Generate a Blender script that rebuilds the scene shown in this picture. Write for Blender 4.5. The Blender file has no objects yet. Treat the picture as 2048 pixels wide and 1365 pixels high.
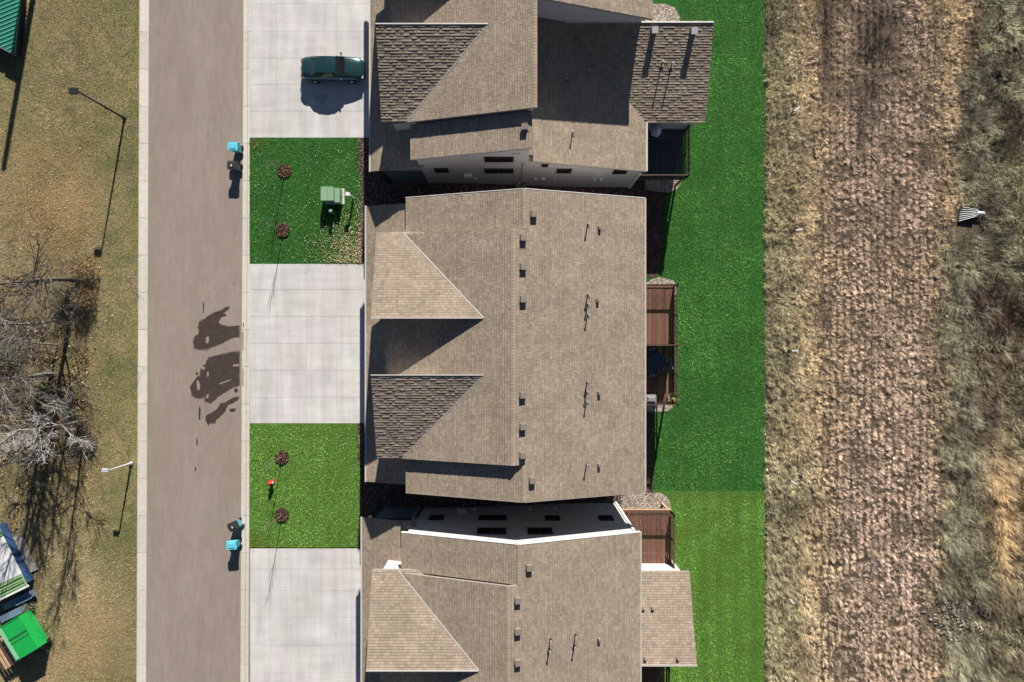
import bpy, math, random
import numpy as np
from mathutils import Vector, Matrix
R = math.radians
random.seed(7); RNG = np.random.default_rng(11)
S = bpy.context.scene
# ---------------- camera, sky, sun, exposure ----------------
CH, F = 50.0, 1300.0            # drone height (m), focal length in photo pixels
cam = bpy.data.objects.new('camera', bpy.data.cameras.new('camera')); S.collection.objects.link(cam)
cam.location = (0, 0, CH); cam.data.sensor_width = 36; cam.data.lens = 36*F/2048
cam.data.clip_end = 2000; S.camera = cam
TANE = .520; ELEV = math.atan(TANE); SX, SY = .170, .985   # towards the sun, horizontally
W = bpy.data.worlds.new('World'); S.world = W; W.use_nodes = True
nt = W.node_tree; sky = nt.nodes.new('ShaderNodeTexSky'); sky.sky_type = 'NISHITA'; sky.sun_disc = False; sky.altitude = 2500; sky.dust_density = .1; sky.air_density = .75
sky.sun_elevation = ELEV; sky.sun_rotation = math.atan2(SX, SY)
nt.links.new(sky.outputs[0], nt.nodes['Background'].inputs[0]); nt.nodes['Background'].inputs[1].default_value = .053
sl = bpy.data.lights.new('sun', 'SUN'); sl.energy = 5.0; sl.angle = R(.53); sl.color = (1, .955, .89)
so = bpy.data.objects.new('sun', sl); S.collection.objects.link(so); so.location = (20, 60, 60)
so.rotation_euler = Vector((SX*math.cos(ELEV), SY*math.cos(ELEV), math.sin(ELEV))).to_track_quat('Z', 'Y').to_euler()
S.view_settings.view_transform = 'Standard'; S.view_settings.look = 'None'; S.view_settings.exposure = .90; S.view_settings.gamma = 1

# ---------------- helpers ----------------
COL = S.collection
def P(px, py, z=0.0):
    k = (CH-z)/F
    return ((px-1024)*k, (682-py)*k)
def hit(px, py, zf):
    z = 5.0
    for _ in range(30):
        x, y = P(px, py, z); z = .5*z+.5*zf(x, y)
    x, y = P(px, py, z); return (x, y, zf(x, y))
def T(x, y=0):
    t = np.clip((np.asarray(x, float)+6)/13, 0, 1); return -1.4*t*t*(3-2*t)
def lin(c):
    return tuple(((v/255)/12.92 if v/255 <= .04045 else ((v/255+.055)/1.055)**2.4) for v in c)

def tag(o, label=None, cat=None, group=None, kind=None):
    if label: o['label'] = label
    if cat: o['category'] = cat
    if group: o['group'] = group
    if kind: o['kind'] = kind
    return o
def empty(name, loc, label, cat, group=None, rz=0):
    o = bpy.data.objects.new(name, None); COL.objects.link(o); o.location = loc; o.rotation_euler = (0, 0, rz)
    o.empty_display_size = .3
    return tag(o, label, cat, group)
def setpar(o, par, world):
    o.parent = par
    if world and par.parent is None:
        o.matrix_parent_inverse = Matrix.Translation(par.location).inverted()

class MB:
    def __init__(s): s.v = []; s.f = []; s.m = []; s.t = []; s.sm = []
    def add(s, vs, fs, m=0, t=(1, 1, 1), sm=False):
        b = len(s.v); s.v += [tuple(v) for v in vs]
        for f in fs: s.f.append([i+b for i in f]); s.m.append(m); s.t.append(t); s.sm.append(sm)
        return s
    def box(s, c, d, rz=0, m=0, t=(1, 1, 1), rot=None, taper=1.0):
        hx, hy, hz = d[0]/2, d[1]/2, d[2]/2
        M = rot if rot is not None else Matrix.Rotation(rz, 3, 'Z')
        vs = []
        for z, k in ((-hz, 1), (hz, taper)):
            for x, y in ((-hx, -hy), (hx, -hy), (hx, hy), (-hx, hy)):
                vs.append(Vector(c)+M@Vector((x*k, y*k, z)))
        return s.add(vs, [(3, 2, 1, 0), (4, 5, 6, 7), (0, 1, 5, 4), (1, 2, 6, 5), (2, 3, 7, 6), (3, 0, 4, 7)], m, t)
    def tube(s, p0, p1, r0, r1=None, n=8, m=0, t=(1, 1, 1), caps=True, sm=True):
        r1 = r0 if r1 is None else r1
        p0, p1 = Vector(p0), Vector(p1); d = (p1-p0)
        if d.length < 1e-6: return s
        d.normalize(); a = d.orthogonal().normalized(); b = d.cross(a)
        vs = []
        for p, r in ((p0, r0), (p1, r1)):
            for k in range(n):
                an = 2*math.pi*k/n; vs.append(p+(a*math.cos(an)+b*math.sin(an))*r)
        s.add(vs, [(k, (k+1) % n, n+(k+1) % n, n+k) for k in range(n)], m, t, sm)
        if caps:
            s.add(vs[:n], [tuple(range(n))[::-1]], m, t); s.add(vs[n:], [tuple(range(n))], m, t)
        return s
    def beam(s, p0, p1, w, h, m=0, t=(1, 1, 1)):       # box along a line
        p0, p1 = Vector(p0), Vector(p1); d = p1-p0; L = d.length; d.normalize()
        y = Vector((0, 0, 1)).cross(d)
        y = y.normalized() if y.length > 1e-4 else Vector((0, 1, 0)); z = d.cross(y)
        M = Matrix((d, y, z)).transposed()
        return s.box((p0+p1)/2, (L, w, h), rot=M, m=m, t=t)
    def prism(s, poly, axis, a0, a1, m=0, t=(1, 1, 1)):  # poly: 2D outline; axis: 'x' (poly=y,z), 'y' (poly=x,z), 'z' (poly=x,y)
        n = len(poly)
        ar = sum(poly[i][0]*poly[(i+1) % n][1]-poly[(i+1) % n][0]*poly[i][1] for i in range(n))
        if ar < 0: poly = poly[::-1]
        def pt(p, a): return {'x': (a, p[0], p[1]), 'y': (p[0], a, p[1]), 'z': (p[0], p[1], a)}[axis]
        vs = [pt(p, a0) for p in poly]+[pt(p, a1) for p in poly]
        fs = [tuple(range(n))[::-1], tuple(range(n, 2*n))]+[(i, (i+1) % n, n+(i+1) % n, n+i) for i in range(n)]
        if axis == 'y': fs = [f[::-1] for f in fs]
        return s.add(vs, fs, m, t)
    def ball(s, c, r, n=8, k=5, m=0, t=(1, 1, 1), sc=(1, 1, 1)):
        vs = [Vector(c)+Vector((0, 0, -r*sc[2]))]
        for i in range(1, k):
            ph = -math.pi/2+math.pi*i/k
            for j in range(n):
                th = 2*math.pi*j/n; vs.append(Vector(c)+Vector((r*sc[0]*math.cos(ph)*math.cos(th), r*sc[1]*math.cos(ph)*math.sin(th), r*sc[2]*math.sin(ph))))
        vs.append(Vector(c)+Vector((0, 0, r*sc[2]))); e = len(vs)-1; fs = []
        for j in range(n):
            fs.append((0, 1+(j+1) % n, 1+j)); fs.append((e, e-n+j, e-n+(j+1) % n))
            for i in range(k-2): a = 1+i*n; fs.append((a+j, a+(j+1) % n, a+n+(j+1) % n, a+n+j))
        return s.add(vs, fs, m, t, True)
    def mesh(s, name, mats):
        me = bpy.data.meshes.new(name); me.from_pydata(s.v, [], s.f)
        if not isinstance(mats, (list, tuple)): mats = [mats]
        for k in mats: me.materials.append(k)
        me.polygons.foreach_set('material_index', s.m); me.polygons.foreach_set('use_smooth', s.sm)
        a = me.attributes.new('tint', 'FLOAT_COLOR', 'FACE')
        a.data.foreach_set('color', np.array([(*t, 1) for t in s.t], np.float32).ravel())
        me.update(); return me
    def build(s, name, mats, parent=None, world=True):
        o = bpy.data.objects.new(name, s.mesh(name, mats)); COL.objects.link(o)
        if parent is not None: setpar(o, parent, world)
        return o

def np_mesh(name, V, loops, starts, totals, mat, tint=None, parent=None, world=True):
    me = bpy.data.meshes.new(name)
    me.vertices.add(len(V)); me.vertices.foreach_set('co', np.asarray(V, np.float32).ravel())
    me.loops.add(len(loops)); me.loops.foreach_set('vertex_index', np.asarray(loops, np.int32))
    me.polygons.add(len(starts)); me.polygons.foreach_set('loop_start', np.asarray(starts, np.int32))
    me.polygons.foreach_set('loop_total', np.asarray(totals, np.int32))
    me.materials.append(mat); me.polygons.foreach_set('use_smooth', np.zeros(len(starts), bool))
    if tint is not None:
        a = me.attributes.new('tint', 'FLOAT_COLOR', 'FACE')
        c = np.ones((len(starts), 4), np.float32); c[:, :3] = tint; a.data.foreach_set('color', c.ravel())
    me.update(calc_edges=True); me.validate()
    o = bpy.data.objects.new(name, me); COL.objects.link(o)
    if parent is not None: setpar(o, parent, world)
    return o

def copy_tree(o, parent=None):
    c = o.copy(); COL.objects.link(c)
    if parent is not None: c.parent = parent
    for ch in list(o.children): copy_tree(ch, c)
    return c

def vnoise(x, y, s, seed=0, octv=3):       # numpy value noise, 0..1
    x = np.asarray(x, float)/s; y = np.asarray(y, float)/s; r = 0; amp = 1; tot = 0
    for o in range(octv):
        xi = np.floor(x).astype(np.int64); yi = np.floor(y).astype(np.int64); fx = x-xi; fy = y-yi
        fx = fx*fx*(3-2*fx); fy = fy*fy*(3-2*fy)
        def h(a, b):
            n = (a*374761393+b*668265263+(seed+o*17)*974634777) & 0x7fffffff
            n = ((n ^ (n >> 13))*1274126177) & 0x7fffffff
            return ((n ^ (n >> 16)) & 0xffff)/65535.
        v = (h(xi, yi)*(1-fx)+h(xi+1, yi)*fx)*(1-fy)+(h(xi, yi+1)*(1-fx)+h(xi+1, yi+1)*fx)*fy
        r = r+v*amp; tot += amp; amp *= .5; x = x*2.03+7.1; y = y*2.03+3.7
    return r/tot

# ---------------- materials ----------------
def newmat(name):
    m = bpy.data.materials.new(name); m.use_nodes = True
    n = m.node_tree.nodes; l = m.node_tree.links; return m, n, l, n['Principled BSDF']
def mat(name, col, rough=.8, spec=.3, metal=0, noise=0, nscale=6, bump=0, bscale=40, tint=False, coat=0, detail=4):
    m, n, l, b = newmat(name)
    b.inputs['Roughness'].default_value = rough; b.inputs['Metallic'].default_value = metal
    b.inputs['Specular IOR Level'].default_value = spec
    if coat: b.inputs['Coat Weight'].default_value = coat; b.inputs['Coat Roughness'].default_value = .06
    tc = n.new('ShaderNodeTexCoord'); out = None
    rgb = n.new('ShaderNodeRGB'); rgb.outputs[0].default_value = (*col, 1); out = rgb.outputs[0]
    if tint:
        a = n.new('ShaderNodeAttribute'); a.attribute_name = 'tint'
        mx = n.new('ShaderNodeMix'); mx.data_type = 'RGBA'; mx.blend_type = 'MULTIPLY'; mx.inputs[0].default_value = 1
        l.new(out, mx.inputs[6]); l.new(a.outputs[0], mx.inputs[7]); out = mx.outputs[2]
    if noise:
        t = n.new('ShaderNodeTexNoise'); t.inputs['Scale'].default_value = nscale; t.inputs['Detail'].default_value = detail
        t.inputs['Roughness'].default_value = .65
        l.new(tc.outputs['Object'], t.inputs[0])
        mr = n.new('ShaderNodeMapRange'); mr.inputs[1].default_value = .3; mr.inputs[2].default_value = .7
        mr.inputs[3].default_value = 1-noise; mr.inputs[4].default_value = 1+noise; l.new(t.outputs[0], mr.inputs[0])
        mx = n.new('ShaderNodeMix'); mx.data_type = 'RGBA'; mx.blend_type = 'MULTIPLY'; mx.inputs[0].default_value = 1
        l.new(out, mx.inputs[6]); l.new(mr.outputs[0], mx.inputs[7]); out = mx.outputs[2]
    l.new(out, b.inputs['Base Color'])
    if bump:
        t = n.new('ShaderNodeTexNoise'); t.inputs['Scale'].default_value = bscale; t.inputs['Detail'].default_value = 3
        l.new(tc.outputs['Object'], t.inputs[0]); bp = n.new('ShaderNodeBump'); bp.inputs['Distance'].default_value = bump
        l.new(t.outputs[0], bp.inputs['Height']); l.new(bp.outputs[0], b.inputs['Normal'])
    return m
def ramp_mat(name, stops, scale, bump=.02, bscale=20, rough=.95, layers=None, vor=None, stretch=None, aniso=None):
    """colour from layered noises through colour ramps; layers=[(scale, stops, blend, fac)]"""
    m, n, l, b = newmat(name); b.inputs['Roughness'].default_value = rough; b.inputs['Specular IOR Level'].default_value = .15
    tc = n.new('ShaderNodeTexCoord'); src = tc.outputs['Object']
    if stretch:
        mp = n.new('ShaderNodeMapping'); mp.inputs['Scale'].default_value = stretch; l.new(src, mp.inputs[0]); src = mp.outputs[0]
    def ramp(scale, stops, det=5, rg=.7):
        t = n.new('ShaderNodeTexNoise'); t.inputs['Scale'].default_value = scale; t.inputs['Detail'].default_value = det; t.inputs['Roughness'].default_value = rg
        l.new(src, t.inputs[0]); r = n.new('ShaderNodeValToRGB'); e = r.color_ramp.elements
        while len(e) < len(stops): e.new(.5)
        for q, (p, c) in zip(e, stops): q.position = p; q.color = (*c, 1)
        l.new(t.outputs[0], r.inputs[0]); return r.outputs[0]
    out = ramp(scale, stops)
    for (sc, st, bl, fac) in (layers or []):
        mx = n.new('ShaderNodeMix'); mx.data_type = 'RGBA'; mx.blend_type = bl; mx.inputs[0].default_value = fac
        l.new(out, mx.inputs[6]); l.new(ramp(sc, st), mx.inputs[7]); out = mx.outputs[2]
    h = None
    if vor:
        vt = n.new('ShaderNodeTexVoronoi'); vt.inputs['Scale'].default_value = vor; l.new(tc.outputs['Object'], vt.inputs[0])
        sep = n.new('ShaderNodeSeparateColor'); l.new(vt.outputs['Color'], sep.inputs[0])
        mr = n.new('ShaderNodeMapRange'); mr.inputs[3].default_value = .35; mr.inputs[4].default_value = 1.7; l.new(sep.outputs[0], mr.inputs[0])
        mx = n.new('ShaderNodeMix'); mx.data_type = 'RGBA'; mx.blend_type = 'MULTIPLY'; mx.inputs[0].default_value = 1
        l.new(out, mx.inputs[6]); l.new(mr.outputs[0], mx.inputs[7]); out = mx.outputs[2]
        iv = n.new('ShaderNodeMath'); iv.operation = 'SUBTRACT'; iv.inputs[0].default_value = 1; l.new(vt.outputs['Distance'], iv.inputs[1]); h = iv.outputs[0]
    l.new(out, b.inputs['Base Color'])
    if bump:
        if h is None:
            t = n.new('ShaderNodeTexNoise'); t.inputs['Scale'].default_value = bscale; t.inputs['Detail'].default_value = 4; l.new(src, t.inputs[0]); h = t.outputs[0]
        bp = n.new('ShaderNodeBump'); bp.inputs['Distance'].default_value = bump; l.new(h, bp.inputs['Height']); l.new(bp.outputs[0], b.inputs['Normal'])
    return m

M = {}
M['shingle'] = mat('asphalt_shingle', (1, 1, 1), .92, .15, tint=True, noise=.12, nscale=.55, bump=.004, bscale=90)
M['siding'] = None
def siding():
    m, n, l, b = newmat('lap_siding'); b.inputs['Roughness'].default_value = .6; b.inputs['Specular IOR Level'].default_value = .25
    tc = n.new('ShaderNodeTexCoord'); sp = n.new('ShaderNodeSeparateXYZ'); l.new(tc.outputs['Object'], sp.inputs[0])
    mu = n.new('ShaderNodeMath'); mu.operation = 'MULTIPLY'; mu.inputs[1].default_value = 1/.18; l.new(sp.outputs[2], mu.inputs[0])
    fr = n.new('ShaderNodeMath'); fr.operation = 'FRACT'; l.new(mu.outputs[0], fr.inputs[0])
    bp = n.new('ShaderNodeBump'); bp.inputs['Distance'].default_value = .012; bp.invert = True; l.new(fr.outputs[0], bp.inputs['Height']); l.new(bp.outputs[0], b.inputs['Normal'])
    t = n.new('ShaderNodeTexNoise'); t.inputs['Scale'].default_value = .8; l.new(tc.outputs['Object'], t.inputs[0])
    r = n.new('ShaderNodeValToRGB'); r.color_ramp.elements[0].color = (.42, .395, .38, 1); r.color_ramp.elements[1].color = (.49, .465, .45, 1)
    l.new(t.outputs[0], r.inputs[0]); l.new(r.outputs[0], b.inputs['Base Color']); return m
M['siding'] = siding()
M['slate'] = mat('dark_panel', (.10, .12, .14), .6, .3, noise=.08)
M['under'] = mat('roof_underlay', (.075, .062, .052), .9)
M['trim'] = mat('white_trim', (.62, .61, .59), .5, .3, noise=.04)
M['fascia'] = mat('fascia', (.26, .23, .20), .5, .3, noise=.05)
M['glass'] = mat('window_glass', (.012, .014, .015), .08, .6)
M['frame'] = mat('bronze_frame', (.03, .027, .024), .45)
M['gutter'] = mat('gutter_metal', (.46, .44, .40), .45, .4)
M['flash'] = mat('valley_metal', (.55, .52, .47), .45, .5, metal=.3)
M['vent'] = mat('vent_metal', (.20, .165, .13), .6, .3, noise=.06)
M['pale'] = mat('galvanised', (.55, .55, .54), .45, .5, metal=.3)
M['deckshade'] = mat('shaded_deck_board', (.075, .07, .072), .75, .2, tint=True, noise=.12, nscale=3)  # deck boards darkened and greyed: the upper deck's shade is in the colour
M['deck'] = mat('deck_board', (.155, .075, .052), .75, .2, tint=True, noise=.12, nscale=3)
M['rail'] = mat('deck_rail', (.075, .045, .035), .6, .3, noise=.08)
M['timber'] = mat('treated_timber', (.42, .27, .16), .8, .2, noise=.15, nscale=4)
M['dark'] = mat('black_plastic', (.016, .016, .018), .5, .4)
M['road'] = ramp_mat('asphalt_road', [(.3, (.240, .192, .158)), (.7, (.275, .224, .188))], .35, bump=.006, bscale=60, rough=.9,
    layers=[(3.1, [(.35, (.93, .925, .92)), (.62, (1.05, 1.05, 1.05))], 'MULTIPLY', 1), (1.3, [(.35, (.955, .95, .95)), (.62, (1.035, 1.04, 1.04))], 'MULTIPLY', 1), (7, [(.3, (.965, .965, .965)), (.7, (1.03, 1.03, 1.03))], 'MULTIPLY', 1), (55, [(.25, (.74, .74, .74)), (.75, (1.2, 1.2, 1.2))], 'MULTIPLY', 1)], stretch=(1, .22, 1))
M['kerb'] = mat('kerb_concrete', (.50, .465, .40), .9, .2, tint=True, noise=.10, nscale=3, bump=.004, bscale=50)
def concrete():
    m = mat('driveway_concrete', (.50, .475, .455), .85, .2, tint=True, noise=.09, nscale=.55, bump=.002, bscale=70, detail=10); n = m.node_tree.nodes; l = m.node_tree.links; b = n['Principled BSDF']
    out = b.inputs['Base Color'].links[0].from_socket; tc = n.new('ShaderNodeTexCoord')
    for sc, st, lo, hi in (((1.5, .16, 1), 1, .90, 1.05), ((.25, 1.6, 1), .9, .93, 1.04), ((1, 1, 1), 26, .94, 1.05)):
        mp = n.new('ShaderNodeMapping'); mp.inputs['Scale'].default_value = sc; l.new(tc.outputs['Object'], mp.inputs[0])
        t = n.new('ShaderNodeTexNoise'); t.inputs['Scale'].default_value = st; t.inputs['Detail'].default_value = 6; l.new(mp.outputs[0], t.inputs[0])
        mr = n.new('ShaderNodeMapRange'); mr.inputs[1].default_value = .35; mr.inputs[2].default_value = .62; mr.inputs[3].default_value = lo; mr.inputs[4].default_value = hi; l.new(t.outputs[0], mr.inputs[0])
        mx = n.new('ShaderNodeMix'); mx.data_type = 'RGBA'; mx.blend_type = 'MULTIPLY'; mx.inputs[0].default_value = 1; l.new(out, mx.inputs[6]); l.new(mr.outputs[0], mx.inputs[7]); out = mx.outputs[2]
    l.new(out, b.inputs['Base Color']); return m
M['conc'] = concrete()
M['joint'] = mat('joint_filler', (.20, .185, .17), .9)
M['grass'] = mat('grass_blade', (1, 1, 1), .75, .12, tint=True)
M['soil'] = ramp_mat('turf_soil_green', [(.3, (.012, .06, .010)), (.7, (.03, .125, .02))], 9, bump=.05, bscale=14, layers=[(.5, [(.3, (.8, .8, .8)), (.7, (1.2, 1.15, 1.1))], 'MULTIPLY', 1)])
M['soil2'] = ramp_mat('turf_soil_lime', [(.3, (.04, .10, .014)), (.7, (.09, .19, .03))], 9, bump=.05, bscale=14, layers=[(.5, [(.3, (.85, .85, .85)), (.7, (1.2, 1.15, 1.1))], 'MULTIPLY', 1)])
M['dry'] = ramp_mat('dry_turf', [(.32, (.13, .115, .05)), (.5, (.22, .18, .09)), (.68, (.32, .235, .125))], .16, bump=.06, bscale=11,
    layers=[(9, [(.3, (.55, .55, .55)), (.7, (1.3, 1.3, 1.3))], 'MULTIPLY', 1), (1.2, [(.3, (.8, .85, .8)), (.7, (1.2, 1.1, 1.05))], 'MULTIPLY', 1)])
M['fieldsoil'] = ramp_mat('field_soil', [(.3, (.055, .042, .028)), (.7, (.14, .105, .07))], .8, bump=.08, bscale=6, layers=[(8, [(.3, (.5, .5, .5)), (.7, (1.4, 1.4, 1.4))], 'MULTIPLY', 1)])
M['mulch'] = ramp_mat('mulch_rock', [(.3, (.045, .028, .024)), (.7, (.12, .075, .062))], 2, bump=.04, vor=16)
M['gravel'] = ramp_mat('river_gravel', [(.3, (.20, .165, .125)), (.7, (.42, .36, .29))], 3, bump=.04, vor=13)
M['dirt'] = ramp_mat('bare_dirt', [(.3, (.05, .03, .02)), (.7, (.13, .08, .055))], 5, bump=.05, bscale=18)
M['bark'] = mat('grey_bark', (.19, .168, .145), .85, .2, noise=.2, nscale=5)
M['twigpale'] = mat('silver_twig', (.34, .32, .29), .85, .2, noise=.2, nscale=5)
M['barkdark'] = mat('dark_bark', (.10, .085, .07), .9, .2, noise=.2, nscale=5)

# ---------------- setting: ground and paved surfaces ----------------
def grid_sheet(name, x0, x1, y0, y1, m, off, nx=2, ny=2, kind='structure', edge=None, label=None, skew=0.0):
    xs = np.linspace(x0, x1, nx); ys = np.linspace(y0, y1, ny); V = []; Fc = []
    for j, y in enumerate(ys):
        for i, x in enumerate(xs): X = x+skew*y; V.append((X, y, float(T(X))+off))
    for j in range(ny-1):
        for i in range(nx-1): a = j*nx+i; Fc.append((a, a+1, a+nx+1, a+nx))
    b = MB(); b.add(V, Fc); o = b.build(name, m); tag(o, label, kind=kind); return o
def poly_sheet(name, pts, m, off, kind='structure', zf=None, label=None, cat=None, group=None):
    V = [(x, y, (float(T(x)) if zf is None else zf)+off) for x, y in pts]
    n = len(V); ar = sum(V[i][0]*V[(i+1) % n][1]-V[(i+1) % n][0]*V[i][1] for i in range(n))
    if ar < 0: V = V[::-1]
    b = MB(); b.add(V, [tuple(range(n))]); o = b.build(name, m); tag(o, label, cat, group, kind); return o
SK = .0044
def far_ground():
    xs = [-600, -200, -60]+list(np.linspace(-8, 9, 18))+[60, 200, 600]
    b = MB(); V = []; Fc = []
    ys = [-600, -60, 60, 600]
    for y in ys:
        for x in xs: V.append((x, y, float(T(x))-.06))
    nx = len(xs)
    for j in range(3):
        for i in range(nx-1): a = j*nx+i; Fc.append((a, a+1, a+nx+1, a+nx))
    b.add(V, Fc); tag(b.build('ground', M['dry']), kind='structure')
far_ground()
grid_sheet('roadside_turf', -46, -28.73, -40, 40, M['dry'], .05, skew=SK)
grid_sheet('road', -28.04, -20.77, -60, 60, M['road'], 0, skew=SK)
grid_sheet('field_soil', 19.95, 60, -40, 40, M['fieldsoil'], .02)
grid_sheet('rear_lawn', 7.0, 19.97, -11.85, 40, M['soil'], .03, nx=3)
grid_sheet('light_rear_lawn', 7.0, 19.97, -40, -11.85, M['soil2'], .03, nx=3)
grid_sheet('front_lawn', -20.15, -11.55, 5.93, 15.62, M['soil'], .075)
grid_sheet('light_front_lawn', -20.15, -11.6, -15.85, -6.32, M['soil2'], .075)
for y0, y1, xe in ((9.0, 13.0, 10.15), (-13.4, -9.4, 8.6)):
    grid_sheet('side_bed', -11.9, xe, y0, y1, M['mulch'], .055, nx=24, ny=2)
for y0, y1 in ((5.93, 9.0), (13.0, 15.62), (-9.4, -6.32), (-15.95, -13.4)):
    grid_sheet('front_bed', -11.9, -9.6, y0, y1, M['mulch'], .079, nx=2)
def kerb(x0, x1, outer, name):        # concrete kerb-and-gutter in segments with joints
    b = MB(); L = 2.86; w = x1-x0
    for i in range(-14, 14):
        ya, yb = i*L+.9, (i+1)*L+.9-.022; k = .93+.14*random.random(); t = (k, k*.995, k*.98)
        prof = [(0, -.1), (0, .07), (.22, .075), (.32, .012), (w, .006), (w, -.1)]
        if outer == 'r': prof = [(w-p, z) for p, z in prof]
        vs = []
        for y in (ya, yb):
            for p, z in prof: vs.append((x0+SK*y+p, y, z))
        n = len(prof)
        fs = [(i2, (i2+1) % n, n+(i2+1) % n, n+i2) for i2 in range(n)]
        if outer != 'r': fs = [f[::-1] for f in fs]
        b.add(vs, fs, t=t); b.add(vs[:n], [tuple(range(n))], t=t); b.add(vs[n:], [tuple(range(n))], t=t)
    tag(b.build(name, M['kerb']), kind='structure')
kerb(-28.73, -28.04, 'l', 'kerb'); kerb(-20.77, -20.13, 'r', 'kerb')
def driveway(y0, y1, xs, ys, name='driveway', yl=None):
    b = MB(); xs = [-20.13]+xs+[-9.7]; ys = [y0]+ys+[y1]; g = .007
    for i in range(len(xs)-1):
        for j in range(len(ys)-1):
            k = .95+.09*random.random(); t = (k, k*(.985+.03*random.random()), k*(.98+.04*random.random()))
            b.box(((xs[i]+xs[i+1])/2, (ys[j]+ys[j+1])/2, .035), (xs[i+1]-xs[i]-2*g, ys[j+1]-ys[j]-2*g, .09), t=t)
    tag(b.build(name, M['conc']), kind='structure')
    bb = MB(); bb.add([(-20.13, y0+.01, .072), (-9.7, y0+.01, .072), (-9.7, y1-.01, .072), (-20.13, y1-.01, .072)], [(0, 1, 2, 3)])
    tag(bb.build('driveway_base', M['joint']), kind='structure')
driveway(-6.32, 5.93, [-18.05, -15.8, -13.5], [-4.33, -2.25, -.18, 1.88, 3.95])
driveway(15.62, 30.5, [-18.1, -15.85, -13.45], [17.65, 19.7, 21.75, 23.8, 25.9, 28])
driveway(-30, -15.95, [-18.6, -16.9, -14.65, -12.35], [-27.6, -25.5, -23.4, -21.25, -19.15, -17.5])

# wet patches running from the kerb over the road
M['wet'] = mat('wet_asphalt', (.055, .038, .031), .45, .4, noise=.25, nscale=2.2, bump=.003, bscale=40)
M['stain'] = mat('wet_concrete', (.13, .10, .075), .5, .3, noise=.2)
def cp(pts): return [P(360+x/4.55, 560+y/4.55, 0) for x, y in pts]
def rough(pts, amp=.05):
    out = []; n = len(pts)
    for i in range(n):
        a = Vector(pts[i]); c = Vector(pts[(i+1) % n]); k = max(1, int((c-a).length/.16))
        for q in range(k):
            p = a.lerp(c, q/k); out.append((p.x+random.uniform(-amp, amp), p.y+random.uniform(-amp, amp)))
    return out
WETS = [[(540,415),(440,420),(375,408),(352,385),(370,345),(420,325),(418,308),(385,312),(450,260),(440,240),(415,250),(390,268),(330,290),(280,315),(230,350),(175,380),(160,430),(175,470),(168,495),(135,505),(122,560),(130,615),(190,635),(240,632),(290,610),(340,590),(400,565),(470,530),(540,518)],
 [(540,655),(450,660),(380,680),(330,690),(260,705),(240,740),(235,775),(210,770),(215,800),(190,815),(180,870),(140,900),(95,970),(105,1040),(140,1075),(190,1078),(225,1060),(225,1100),(280,1118),(330,1080),(350,1060),(430,1010),(490,975),(540,960)],
 [(535,1060),(480,1070),(420,1115),(370,1120),(340,1170),(300,1200),(240,1230),(235,1270),(260,1330),(270,1305),(320,1305),(330,1270),(400,1210),(440,1140),(500,1110),(535,1085)]]
WL = ['large dark wet patch nearest the upper driveway corner on the road', 'largest dark wet patch in the middle of the road edge by the driveway', 'small ragged wet patch below the largest one on the road']
def tri_sheet(name, pts, m, z, **kw):
    b = MB(); V = [(x, y, z) for x, y in pts]; n = len(V)
    ar = sum(V[i][0]*V[(i+1) % n][1]-V[(i+1) % n][0]*V[i][1] for i in range(n))
    if ar < 0: V = V[::-1]
    b.add(V, [tuple(range(n))]); o = b.build(name, m); tag(o, **kw); return o
M['damp'] = mat('damp_asphalt', (.15, .115, .095), .7, .3, noise=.12, nscale=3)
for q, w in enumerate(WETS):
    c_ = cp(w); mx_ = sum(p[0] for p in c_)/len(c_); my_ = sum(p[1] for p in c_)/len(c_)
    tri_sheet('damp_edge', rough([(mx_+(p[0]-mx_)*1.03, my_+(p[1]-my_)*1.045) for p in c_], .05), M['damp'], .003, kind='structure')
    tri_sheet('wet_patch', rough(cp(w), .035), M['wet'], .006, label=WL[q], cat='wet patch', group='wet patches on the road')
def blob(px, py, rx, ry, m, z, label, grp='wet patches on the road'):
    x, y = P(px, py); pts = []
    for k in range(14):
        a = 2*math.pi*k/14; j = random.uniform(.75, 1.2); pts.append((x+rx*j*math.cos(a), y+ry*j*math.sin(a)))
    tri_sheet('wet_patch', pts, m, z, label=label, cat='wet patch', group=grp)
blob(465, 820, .25, .14, M['wet'], .007, 'small oval wet patch just above the ragged lowest wet patch')
blob(472, 781, .14, .18, M['wet'], .007, 'small round wet patch touching the gutter beside the largest patch')
blob(399, 827, .10, .52, M['wet'], .007, 'narrow upright wet streak left of the lowest wet patch')
blob(407, 614, .06, .52, M['wet'], .007, 'thin upright wet streak above the upper wet patch')
blob(394, 884, .06, .34, M['wet'], .007, 'thin wet streak alone low on the road')
blob(391, 938, .05, .2, M['wet'], .007, 'smallest wet spot, lowest on the road')
blob(394, 747, .12, .10, M['wet'], .007, 'small wet dot left of the largest wet patch')
for (a, b_) in (((487, 645), (487, 654)), ((486, 663), (486, 700)), ((486, 737), (486, 772))):
    bb = MB(); p0 = P(*a); p1 = P(*b_); bb.box(((p0[0]+p1[0])/2, (p0[1]+p1[1])/2, .0115), (.07, abs(p1[1]-p0[1]), .003))
    tag(bb.build('gutter_stain', M['stain']), kind='structure')
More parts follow.
